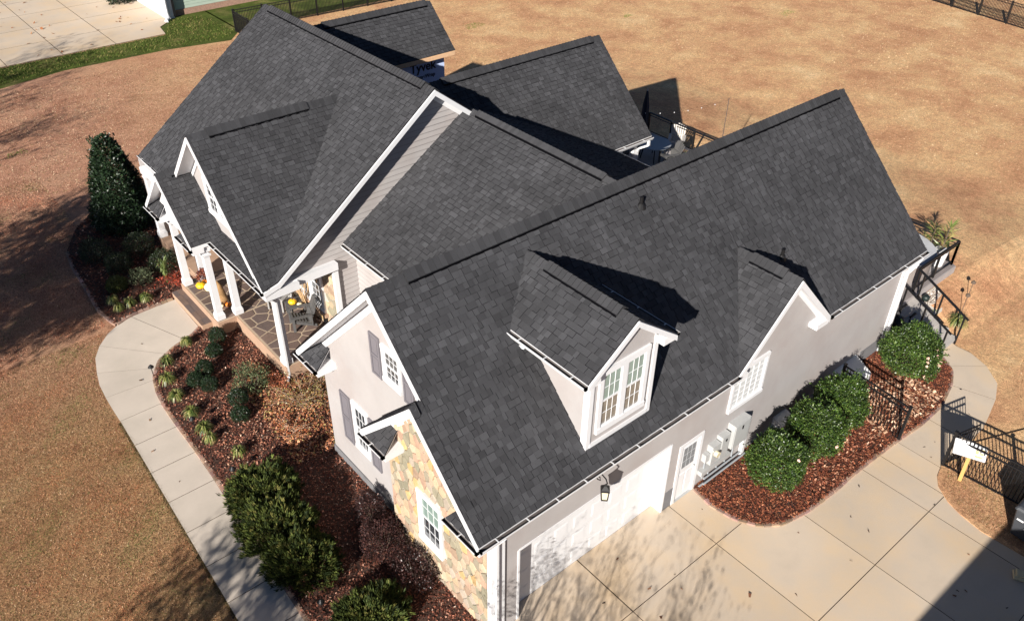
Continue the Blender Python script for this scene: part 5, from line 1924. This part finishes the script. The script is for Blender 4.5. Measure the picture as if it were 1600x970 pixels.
# ================================================================ FENCES
def fence(name, label, a, b, h=1.25, n=3, post_h=None, picket=.10, single=True, zb=0.0, group='black metal picket fences', base=None, top2=.16, pk_r=.010, post=.07, skiplast=False):
    a, b = Vector((*a, zb)), Vector((*b, zb))
    t = thing(name, label, 'fence', tuple(a), group)
    d = (b - a)
    L_ = d.length
    d.normalize()
    up = V3(0, 0, 1)
    for k in range(n + 1):
        p = a + d * (L_ * k / n)
        MB().box((p.x - post / 2, p.y - post / 2, zb), (p.x + post / 2, p.y + post / 2, zb + h + .05)).box((p.x - post * .65, p.y - post * .65, zb + h + .05), (p.x + post * .65, p.y + post * .65, zb + h + .075)).build('post', black_m, t)
    for z_ in (.08, h - top2, h):
        MB().bar(a + up * z_, b + up * z_, .038, .038).build('rail', black_m, t)
    m_ = int(L_ / picket)
    mb = MB()
    for i in range(1, m_):
        p = a + d * (L_ * i / m_)
        q = MB() if single else mb
        q.box((p.x - pk_r, p.y - pk_r, zb + .03), (p.x + pk_r, p.y + pk_r, zb + h - .01))
        if single: q.build('picket', black_m, t)
    if not single: mb.build('pickets', black_m, t, kind='stuff')
    return t


fence('metal_fence', 'short black picket fence panel between the camellias and the house wall', (13.0, -2.33), (13.25, -.15), 1.25, 1)
fence('metal_fence', 'black picket fence running behind the white sign box', (13.03, -3.62), (13.62, -9.6), 1.25, 3)
fence('metal_fence', 'black metal fence across the far lawn behind the main roof ridge', (14.4, 42.95), (42.3, 41.6), 1.3, 15, single=False, pk_r=.012, post=.08)
fence('metal_fence', 'short black fence return at the corner by the green strip', (14.35, 42.9), (14.1, 36.5), 1.3, 3, single=False, pk_r=.012, post=.08)
fence('metal_fence', 'black metal fence in the far right corner of the back lawn', (57.4, 27.8), (53.2, 7.2), 1.4, 10, single=False, pk_r=.014, post=.09)
# latch side gate post swung open
gt = thing('fence_gate', 'narrow black gate leaf folded back beside the fence post', 'gate', (13.06, -3.62, 0))
for z_ in (.12, 1.06, 1.2):
    MB().bar((13.09, -3.64, z_), (13.95, -3.86, z_), .03).build('rail', black_m, gt)
for i in range(9):
    x = 13.1 + i * .105
    MB().box((x, -3.645 - i * .0268 - .008, .06), (x + .016, -3.645 - i * .0268 + .008, 1.22)).build('picket', black_m, gt)

# ================================================================ SIGN BOX, BIN
sg = thing('sign_box', 'white box on a leaning yellow post in front of the black fence', 'sign', (12.83, -4.19, .062))
MB().bar((12.83, -4.19, .06), (13.02, -4.12, .98), .09, .06).build('post', yellow_m, sg)
bxm = MB()
o = Vector((12.78, -3.76, .80))
ex = Vector((.30, -.72, .0)).normalized() * .80
ey = Vector((.45, .22, .42)).normalized() * .42
nz = ex.cross(ey).normalized()
if nz.z < 0: nz = -nz
bxm.obox(o, ex, ey, nz * .12)
ob = bxm.build('box', white_m, sg)
bv = ob.modifiers.new('bevel', 'BEVEL')
bv.width = .025
bv.segments = 3
em = MB()
fo = o + nz * .123
em.obox(fo + ex * .66 + ey * .12, ex * .22, ey * .12, nz * .004)
em.obox(fo + ex * .66 + ey * .34, ex * .10, ey * .22, nz * .004)
em.obox(fo + ex * .80 + ey * .34, ex * .10, ey * .14, nz * .004)
em.obox(fo + ex * .66 + ey * .60, ex * .26, ey * .12, nz * .004)
em.build('emblem', mat('ochre_emblem_print', (.62, .47, .18), .6), sg)

BX, BY = -.32, -.02
bn = thing('wheelie_bin', 'dark grey wheeled bin standing at the right edge below the fence', 'bin', (12.7, -6.1, .062))
bm_ = MB()
bm_.box8([(12.030, -6.470, .1), (12.630, -6.470, .1), (12.630, -5.870, .1), (12.030, -5.870, .1), (11.930, -6.570, 1.0), (12.730, -6.570, 1.0), (12.730, -5.770, 1.0), (11.930, -5.770, 1.0)])
bd = bm_.build('bin_body', bin_m, bn)
bd.modifiers.new('bevel', 'BEVEL').width = .03
ld = MB().box8([(11.880, -6.620, 1.0), (12.780, -6.620, 1.0), (12.780, -5.720, 1.0), (11.880, -5.720, 1.0), (11.950, -6.550, 1.1), (12.710, -6.550, 1.1), (12.710, -5.790, 1.1), (11.950, -5.790, 1.1)]).build('lid', bin_m, bn)
ld.modifiers.new('bevel', 'BEVEL').width = .03
for y in (-6.4, -5.9):
    MB().tube([(12.66, y - .05, .16), (12.66, y + .01, .16)], .1, 12).build('wheel', black_m, bn)
MB().box((11.920, -6.040, .72), (11.942, -5.880, .76)).box((11.920, -6.320, .55), (11.950, -6.120, .58)).build('label_strip', white_m, bn)
tag(MB().obox((10.75, -6.55, .07), (.5, -.9, 0), (.22, .12, 0), (0, 0, .09)).obox((10.8, -6.58, .16), (.5, -.9, 0), (.18, .10, 0), (0, 0, .05)).build('lumber_stack', wood_m, None, loc=(10.8, -6.4, .03)), 'pale offcut of lumber lying on the drive at the right edge', 'lumber')

# path lights
for x, y, lb in ((-2.17, 13.72, 'black path light at the bend of the front walk'), (-2.14, 10.75, 'black path light beside the green liriope clump'), (-2.10, 8.25, 'black path light at the head of the juniper'), (-2.35, 3.2, 'pale path light at the foot of the juniper by the walk')):
    pl = thing('path_light', lb, 'light', (x, y, BH), 'path lights along the front walk')
    MB().tube([(x, y, BH), (x, y, BH + .38)], .012, 6).build('stake', black_m, pl)
    MB().lathe((x, y, BH + .36), [(.09, 0), (.075, .03), (.02, .09)], 12).build('lamp_shade', black_m, pl)

# ================================================================ REAR AND SIDE DECK
dk = thing('rear_deck', 'raised grey deck wrapping the back right corner of the house with black railing', 'deck', (18, 6, 0))
DZ0 = .98
dm = MB()
dm.box((16.42, .62, .62), (21.6, 15.2, .94)).box((13.9, 10.9, .62), (16.42, 15.2, .94))
dm.build('deck_frame', deckedge_m, dk)
nb = 0
x = .66
yb = .66
while yb < 15.1:
    w_ = .14
    x0_ = 16.42 if yb < 10.9 else 14.0
    m_ = deckedge_m if yb < .92 else deck_m
    MB().box((x0_, yb, .941), (21.58, yb + w_ - .008, DZ0 + (0.001 if nb % 2 else 0))).build('deck_board', m_, dk)
    yb += w_
    nb += 1
MB().box((16.45, .58, .0), (21.6, .62, .93)).build('deck_skirt', deck_m, dk)
MB().box((21.56, .64, .0), (21.6, 15.2, .93)).build('deck_skirt', deck_m, dk)


def railing(a, b, n, z=DZ0, h=.95, balus=.0, name='deck_railing'):
    a, b = Vector((*a, z)), Vector((*b, z))
    root = MB().bar(a + V3(0, 0, h), b + V3(0, 0, h), .075, .04).build(name, black_m, dk)
    MB().bar(a + V3(0, 0, h - .12), b + V3(0, 0, h - .12), .03, .03).build('rail', black_m, root)
    MB().bar(a + V3(0, 0, .10), b + V3(0, 0, .10), .03, .03).build('rail', black_m, root)
    for k in range(n + 1):
        p = a + (b - a) * (k / n)
        MB().box((p.x - .035, p.y - .035, z), (p.x + .035, p.y + .035, z + h)).build('post', black_m, root)
    if balus:
        mb = MB()
        L_ = (b - a).length
        for i in range(1, int(L_ / balus)):
            p = a + (b - a) * (i * balus / L_)
            mb.box((p.x - .004, p.y - .004, z + .1), (p.x + .004, p.y + .004, z + h - .12))
        mb.build('cable_infill', black_m, root, kind='stuff')
    return root


def S01(t):
    t = max(0.0, min(1.0, t))
    return t * t * (3 - 2 * t)


def gh(x, y):
    return .66 * S01((y + 1.25) / 1.8) * S01((31 - x) / 8) * S01((26 - y) / 8) * S01((x - 18.80) / .25 + .5)


bkm = MB()
xs_ = [18.82 + i * .5 for i in range(30)]
ys_ = [-1.6 + j * .4 for j in range(6)] + [.9 + j * 1.4 for j in range(20)]
for i in range(len(xs_) - 1):
    for j in range(len(ys_) - 1):
        bkm.poly([(x_, y_, gh(x_, y_) + .004) for x_, y_ in ((xs_[i], ys_[j]), (xs_[i + 1], ys_[j]), (xs_[i + 1], ys_[j + 1]), (xs_[i], ys_[j + 1]))])
bkm.build('lawn_bank', lawn_m, None, smooth=True, kind='structure')
railing((18.85, .72), (21.48, .72), 2)
railing((21.48, .72), (21.48, 2.6), 1)
railing((21.48, 2.6), (21.48, 11.2), 5)
railing((21.48, 11.2), (21.48, 15.1), 3)
railing((16.6, .72), (17.66, .72), 1)
# stairs with hand rails
NS = 5
for k in range(NS):
    z_ = DZ0 * (NS - k) / (NS + 1)
    y1 = .58 - k * .34
    stp = MB().box((17.55, y1 - .34, 0), (18.75, y1, z_ - .03)).build('stair_riser', deck_m, dk)
    MB().box((17.5, y1 - .36, z_ - .03), (18.8, y1, z_)).build('stair_tread', pale_paint, dk)
for x in (17.58, 18.72):
    hr = MB().bar((x, .70, 1.93), (x - .1, -1.30, 1.02), .06, .045).build('hand_rail', black_m, dk)
    for t_, in ((0.12,), (.5,), (.93,)):
        y = .70 - 2.0 * t_
        zt = 1.93 - .91 * t_
        MB().box((x - .1 * t_ - .025, y - .025, max(0, zt - .95 - (0 if t_ < .9 else .2))), (x - .1 * t_ + .025, y + .025, zt)).build('post', black_m, hr)
for k in range(5):
    y = .40 - k * .36
    z_ = DZ0 * (NS - k) / (NS + 1)
    MB().box((17.52, y - .02, z_ + .22), (17.86, y + .05, z_ + .27)).box((17.55, y, z_), (17.58, y + .03, z_ + .25)).build('tread_light', black_m, dk)

# tall white planter with a palm-like plant
def planter_plant(loc, z, label, h=.9, pot=white_m, seed=1, pal=None, potr=.2, poth=.5):
    t = thing('potted_plant', label, 'plant', (loc[0], loc[1], z), 'potted plants on the deck')
    MB().lathe((loc[0], loc[1], z), [(potr * .75, 0), (potr, poth), (potr * 1.05, poth), (potr * .9, poth)], 18).build('pot', pot, t)
    n = 90
    an = NR.uniform(0, 2 * np.pi, n)
    zz = NR.uniform(poth, poth + h, n)
    c = np.stack([np.full(n, loc[0]), np.full(n, loc[1]), z + zz], 1)
    out = np.stack([np.cos(an), np.sin(an), NR.uniform(.1, .9, n)], 1)
    np_mesh('foliage', leafquads(c, out, np.tile([0, 0, 1.], (n, 1)), .42, .10, .3), 4, pick(pal or [(.12, .16, .04, 3), (.26, .24, .08, 2), (.30, .16, .07, 1)], n), leafm, t)
    MB().tube([(loc[0], loc[1], z + poth * .8), (loc[0], loc[1], z + poth + h)], .02, 6).build('stem', bark_m, t)
    return t


planter_plant((21.1, 1.05), DZ0, 'tall plant in a white pot at the outer front corner of the side deck', .9, white_m, potr=.24, poth=.6)
planter_plant((21.28, 1.55), DZ0, 'spiky plant in a dark pot next to the white pot on the side deck', .8, black_m, potr=.2, poth=.45)
# curved wicker seat with pale rim
cs_ = thing('curved_sofa', 'curved grey wicker seat with a pale rim on the side deck', 'sofa', (19.0, 1.9, DZ0))
cx_, cy_, r0_, r1_ = 19.9, 2.2, 1.05, 1.35
wb, rb_, sb_ = MB(), MB(), MB()
NSEG = 19
for k in range(NSEG):
    a0, a1 = math.radians(-165 + k * 10), math.radians(-165 + (k + 1) * 10)
    for m_, z0_, z1_, ra, rbb in ((wb, DZ0, DZ0 + .62, r0_ + .1, r1_ - .02), (rb_, DZ0 + .62, DZ0 + .72, r0_ + .02, r1_ + .03), (sb_, DZ0 + .2, DZ0 + .38, .35, r0_ + .1)):
        P = [(cx_ + ra * math.cos(a0), cy_ + ra * math.sin(a0)), (cx_ + rbb * math.cos(a0), cy_ + rbb * math.sin(a0)), (cx_ + rbb * math.cos(a1), cy_ + rbb * math.sin(a1)), (cx_ + ra * math.cos(a1), cy_ + ra * math.sin(a1))]
        m_.box8([(*p, z0_) for p in P] + [(*p, z1_) for p in P])
wb.build('wicker_back', greywick_m, cs_)
rb_.build('rim', mat('pale_grey_cushion', (.42, .43, .45), .8), cs_)
sb_.build('seat_cushion', pale_paint, cs_)

# things at the foot of the deck
pk = thing('flower_pot', 'round pink glazed pot between the big camellia and the house corner', 'pot', (17.0, -.05, 0))
MB().lathe((17.0, .18, .0), [(.18, .0), (.30, .18), (.33, .36), (.25, .52), (.22, .54)], 20).build('pot_body', pink_m, pk, smooth=True)
MB().lathe((17.0, .18, .50), [(.215, 0), (.20, .05)], 16).build('soil', mulch_m, pk)
kt = thing('kettle_grill', 'black domed lid showing behind the pink pot', 'grill', (17.35, .35, 0))
MB().lathe((17.35, .42, .35), [(.10, 0), (.27, .12), (.30, .26), (.27, .36), (.15, .46), (.03, .49)], 20).build('bowl', black_m, kt, smooth=True)
for a in (0, 2.1, 4.2):
    MB().bar((17.35, .42, .4), (17.35 + .25 * math.cos(a), .42 + .16 * math.sin(a), 0), .025).build('leg', metal_m, kt)
ur = thing('garden_urn', 'pale grey stone urn tucked against the white corner board', 'urn', (16.55, -.05, 0))
MB().lathe((16.6, -.02, .0), [(.14, 0), (.10, .1), (.22, .25), (.25, .42), (.21, .5)], 18).build('urn_body', pale_paint, ur, smooth=True)
for x, y, h, lb in ((20.0, -.6, .95, 'thin rusty garden stake nearest the stair rail'), (20.9, -.35, .95, 'thin rusty garden stake farther out in the lawn')):
    s_ = thing('garden_stake', lb, 'stake', (x, y, 0), 'rusty stakes in the lawn')
    MB().tube([(x, y, gh(x, y) - .02), (x + .02, y, h)], .012, 5).build('rod', bark_m, s_)
    MB().lathe((x + .02, y, h), [(.03, 0), (.075, .03), (.07, .09), (.03, .13)], 10).build('finial', bark_m, s_)
gl = thing('gravel_pad', 'patch of pale gravel beside the deck stairs', 'gravel', (19.3, -.3, 0))
MB().poly([(18.85, .55, .675), (18.85, -.2, .42), (19.4, -.2, .42), (20.0, .1, .55), (20.3, .55, .675)]).build('gravel_base', mat('pale_gravel_fines', (.50, .45, .38), .95, .15, 8, 60, .3, .6, 50), gl)
q_ = chips([(18.87, .5), (18.87, .1), (19.3, .05), (20.0, .2), (20.2, .5)], 1200, .66, gl, (.012, .03), [(.55, .5, .44, 3), (.35, .30, .25, 1), (.65, .6, .55, 1)], name='gravel')
tuft((19.5, -.75), .35, 120, [(.10, .14, .04, 3), (.25, .24, .08, 2)], 'weedy green clump under the outer stair rail', 'grass_clump', h=.4)
tuft((19.25, .1), .3, 90, [(.14, .17, .05, 3), (.25, .24, .08, 2)], 'weedy green clump beside the deck skirt', 'grass_clump', h=.4)
gp_ = thing('green_glass_pot', 'dark green lidded pot standing on the gravel by the stairs', 'pot', (19.2, .1, 0))
MB().lathe((19.15, .35, .66), [(.07, 0), (.12, .07), (.12, .18), (.07, .22)], 16).build('pot_body', mat('dark_green_glaze', (.010, .018, .016), .5), gp_, smooth=True)


# ---------------- chairs
def xf(pt, loc, rz):
    c, s = math.cos(rz), math.sin(rz)
    return (loc[0] + pt[0] * c - pt[1] * s, loc[1] + pt[0] * s + pt[1] * c, loc[2] + pt[2])


def adirondack(loc, rz, label, m, group=None, name='adirondack_chair'):
    """slatted low chair; local +x is the way the sitter faces"""
    t = thing(name, label, 'chair', loc, group)

    def slat(c8, nm):
        mb = MB()
        mb.box8([xf(p, loc, rz) for p in c8])
        return mb.build(nm, m, t)

    def bx(a, b, nm):
        x0, y0, z0 = a
        x1, y1, z1 = b
        return slat([(x0, y0, z0), (x1, y0, z0), (x1, y1, z0), (x0, y1, z0), (x0, y0, z1), (x1, y0, z1), (x1, y1, z1), (x0, y1, z1)], nm)
    for s in (-1, 1):
        bx((.26, s * .27 - .03, 0), (.34, s * .27 + .03, .52), 'leg')
        slat([(-.42, s * .24 - .02, 0), (.30, s * .24 - .02, .30), (.30, s * .24 + .02, .30), (-.42, s * .24 + .02, 0),
              (-.42, s * .24 - .02, .10), (.30, s * .24 - .02, .40), (.30, s * .24 + .02, .40), (-.42, s * .24 + .02, .10)], 'side_rail')
        bx((-.30, s * .31 - .06, .52), (.38, s * .31 + .06, .545), 'arm_rest')
        bx((-.30, s * .29 - .02, .10), (-.25, s * .29 + .02, .52), 'leg')
    for k in range(6):
        x = .30 - k * .095
        z = .40 - k * .035
        bx((x - .042, -.25, z), (x + .042, .25, z + .022), 'seat_slat')
    n = 7
    for k in range(n):
        y = -.24 + k * .08
        hh = .98 - .10 * abs(k - 3) / 3 * 1.2
        w_ = .034
        sp = 1 + .25
        slat([(-.22, y - w_, .20), (-.20, y - w_, .20), (-.20, y + w_, .20), (-.22, y + w_, .20),
              (-.52, y * sp - w_, hh), (-.50, y * sp - w_, hh), (-.50, y * sp + w_, hh), (-.52, y * sp + w_, hh)], 'back_slat')
    bx((-.36, -.30, .50), (-.31, .30, .56), 'back_brace')
    return t


adirondack((2.35, 12.55, .56), math.radians(165), 'dark grey slatted chair nearest the camera on the front porch', grey_paint, 'grey slatted chairs on the front porch')
adirondack((2.35, 13.95, .56), math.radians(-150), 'grey slatted chair behind the porch corner column', mat('mid_grey_chair_paint', (.27, .26, .25), .55, .1, 6), 'grey slatted chairs on the front porch')
pt = thing('side_table', 'small dark slatted table between the two porch chairs', 'table', (2.5, 13.25, .56))
for k in range(5):
    MB().box((2.25 + k * .11, 13.0, .98), (2.35 + k * .11, 13.5, 1.0)).build('top_slat', grey_paint, pt)
for x in (2.3, 2.74):
    for y in (13.05, 13.45):
        MB().box((x - .025, y - .025, .56), (x + .025, y + .025, .98)).build('leg', grey_paint, pt)


def pumpkin(c, r, m, label, name='pumpkin', squash=.72):
    t = thing(name, label, 'pumpkin', c, 'pumpkins and gourds on the porch')
    prof = [(r * math.sin(a) * 1.0 + .001, r * squash * (1 - math.cos(a))) for a in [math.pi * k / 12 for k in range(1, 12)]]
    MB().lathe(c, prof, 32, ribs=9, squash=.14).build('rind', m, t, smooth=True)
    MB().tube([(c[0], c[1], c[2] + r * squash * 1.9), (c[0] + .01, c[1], c[2] + r * squash * 2 + .05), (c[0] + .04, c[1] + .01, c[2] + r * squash * 2 + .08)], [.022, .016, .018], 6).build('stalk', bark_m, t)
    return t


pumpkin((.72, 16.6, .56), .16, pump_y, 'yellow pumpkin beside the cream one at the left porch edge')
pumpkin((.93, 16.25, .56), .21, pump_w, 'large cream pumpkin at the left porch edge')
pumpkin((.95, 16.72, .56), .13, pump_o, 'small orange pumpkin behind the yellow and cream ones')
pumpkin((2.42, 13.2, 1.0), .13, pump_y, 'yellow pumpkin on the little porch table')
pumpkin((2.55, 12.98, 1.0), .08, pump_w, 'small pale gourd on the little porch table', 'gourd')
pumpkin((.98, 15.02, .56), .10, pump_o, 'small orange pumpkin at the mouth of the wicker basket')
pumpkin((.78, 15.12, .56), .07, pump_w, 'tiny cream gourd at the mouth of the wicker basket', 'gourd')
pumpkin((.72, 15.28, .56), .08, pump_o, 'tiny orange gourd at the foot of the entry column', 'gourd')
cn = thing('wicker_cornucopia', 'brown wicker horn basket between the two entry columns', 'basket', (.95, 15.25, .56))
pts = [(1.25 - .3 * math.cos(a) * 1.0, 15.25 + .05 * a, .62 + .34 * math.sin(a)) for a in [math.pi * k / 8 for k in range(9)]]
MB().tube([(.86, 15.12, .72), (.92, 15.3, .78), (1.0, 15.52, .86), (1.04, 15.72, .98), (1.02, 15.82, 1.12)], [.17, .16, .12, .07, .02], 14).build('basket_body', wicker_m, cn, smooth=True)
bu = bush('autumn_bouquet', 'bundle of rust and purple autumn leaves at the back of the entry porch', 'plant', (1.0, 16.95, .80), (.22, .22, .20), 700, .06, [(.20, .05, .04, 3), (.40, .13, .04, 2), (.12, .04, .04, 2)], leafm, .5, .2, 5, .4, .5, None, 61, twigs=4, zmin=.56)
bk = thing('corn_shock', 'dried corn stalk bundle leaning behind the porch table', 'decoration', (2.85, 13.0, .56))
mb = MB()
for k in range(26):
    a = R.uniform(0, 6.28)
    mb.bar((2.85 + R.uniform(-.07, .07), 13.05 + R.uniform(-.07, .07), .57), (2.85 + .22 * math.cos(a) - .1, 13.05 + .22 * math.sin(a), .57 + R.uniform(.9, 1.25)), .02, .008)
mb.build('stalks', mat('dry_corn_straw', (.50, .33, .17), .8, .15, 9), bk)
ds_ = thing('plant_stand', 'small black planter stand by the entry door wall', 'stand', (2.7, 16.4, .56))
MB().box((2.55, 16.2, .56), (2.85, 16.6, .95)).build('stand_body', black_m, ds_)
MB().lathe((2.7, 16.4, .95), [(.10, 0), (.14, .15), (.12, .17)], 12).build('pot', pale_paint, ds_)

# ---------------- rear patio
adirondack((21.15, 13.15, DZ0), math.radians(215), 'pale weathered slatted chair catching the sun at the rear deck rail', pale_paint)
adirondack((19.75, 12.35, DZ0), math.radians(160), 'dark metal chair nearest the garage ridge on the rear deck', grey_paint, 'dark chairs round the rear patio table')
adirondack((19.1, 13.9, DZ0), math.radians(-60), 'dark metal chair in the shade on the rear deck', grey_paint, 'dark chairs round the rear patio table')
tb = thing('patio_table', 'dark patio table in the shade of the rear wing', 'table', (19.6, 13.2, DZ0))
MB().lathe((19.6, 13.1, DZ0 + .70), [(.72, 0), (.72, .035)], 24).build('table_top', pipe_m, tb)
for a in range(4):
    an = a * math.pi / 2 + .78
    MB().bar((19.6 + .55 * math.cos(an), 13.1 + .55 * math.sin(an), DZ0), (19.6 + .4 * math.cos(an), 13.1 + .4 * math.sin(an), DZ0 + .7), .04).build('leg', black_m, tb)
um = thing('patio_umbrella', 'closed dark umbrella standing at the rear deck', 'umbrella', (20.2, 14.3, DZ0))
MB().tube([(20.2, 14.3, DZ0), (20.2, 14.3, DZ0 + 2.6)], .025, 8).build('pole', metal_m, um)
MB().lathe((20.2, 14.3, DZ0 + .9), [(.12, 0), (.16, .25), (.12, 1.0), (.04, 1.62)], 12, ribs=6, squash=.3).build('folded_canopy', mat('navy_canvas', (.015, .018, .03), .9), um)
MB().lathe((20.2, 14.3, DZ0), [(.28, 0), (.26, .07), (.05, .1)], 14).build('base', black_m, um)
MB().box((21.0, 12.4, DZ0 + .003), (22.0, 12.4, DZ0 + .01))
rg = MB().box((20.55, 11.9, DZ0 + .004), (21.38, 12.85, DZ0 + .02)).build('deck_mat', mat('tan_mat', (.62, .42, .26), .9), None, loc=(21, 12.4, DZ0))
tag(rg, 'tan and green mat on the rear deck beside the pale chair', 'mat')
MB().box((20.95, 11.95, DZ0 + .02), (21.3, 12.6, DZ0 + .024)).build('green_stripe', mat('lime_mat', (.42, .55, .04), .9), rg)
plc = thing('light_pole', 'thin dark string-light pole rising past the garage ridge', 'pole', (20.2, 10.17, DZ0))
MB().tube([(20.2, 10.17, DZ0), (20.2, 10.17, 4.47)], .022, 6).build('rod', bark_m, plc)
sl_ = thing('string_lights', 'string of small white bulbs sagging over the rear deck', 'lights', (21.0, 13, 3))
wr = []
A_, B_ = Vector((20.2, 10.17, 4.4)), Vector((16.0, 16.2, 3.9))
for k in range(25):
    t_ = k / 24
    p = A_.lerp(B_, t_) + V3(.8 * math.sin(math.pi * t_), 0, -.9 * math.sin(math.pi * t_))
    wr.append(p)
MB().tube(wr, .004, 4).build('wire', black_m, sl_)
for p in wr[2:-2:2]:
    MB().lathe(p - V3(0, 0, .07), [(.008, 0), (.018, .02), (.008, .045)], 8).build('bulb', white_m, sl_)

# small things in the far lawn
tag(MB().lathe((26.9, 13.2, .0), [(.1, 0), (.1, .02)], 8).build('lawn_marker', wood_m, None, loc=(26.9, 13.2, 0)), 'tiny pale disc lying in the sunny back lawn', 'disc')
for (x, y, r_, n_) in ((26.7, 34.7, .8, 300), (45, 23.8, .7, 200), (-1.0, 33, .5, 160), (-2.2, 32.2, .35, 100), (36, 30, .4, 150)):
    blades([(x - r_, y - r_ * .6), (x + r_, y - r_ * .4), (x + r_ * .8, y + r_ * .6), (x - r_ * .7, y + r_ * .5)], n_, .05, [(.10, .17, .03, 3), (.18, .22, .05, 2)], name='green_grass_patch', w_=.015)

# the building across the drive whose straight shadow lies over the lower right of the drive
OB = thing('drive_outbuilding', 'plain gabled outbuilding across the drive, just outside the lower right of the view', 'outbuilding', (-1, -14, 0))
MB().box((-5, -17.5, 0), (6.5, -11.0, 4.85)).build('wall', wall_m, OB)
MB().prism([(-5.3, -10.7, 4.85), (6.8, -10.7, 4.85), (6.8, -14.2, 6.0), (-5.3, -14.2, 6.0)], (0, 0, .12)).prism([(-5.3, -17.8, 4.85), (6.8, -17.8, 4.85), (6.8, -14.2, 6.0), (-5.3, -14.2, 6.0)], (0, 0, .12)).build('roof', shingle_m, OB)
MB().box((-2, -11.0, 0), (2.5, -10.95, 2.4)).build('door', white_m, OB)
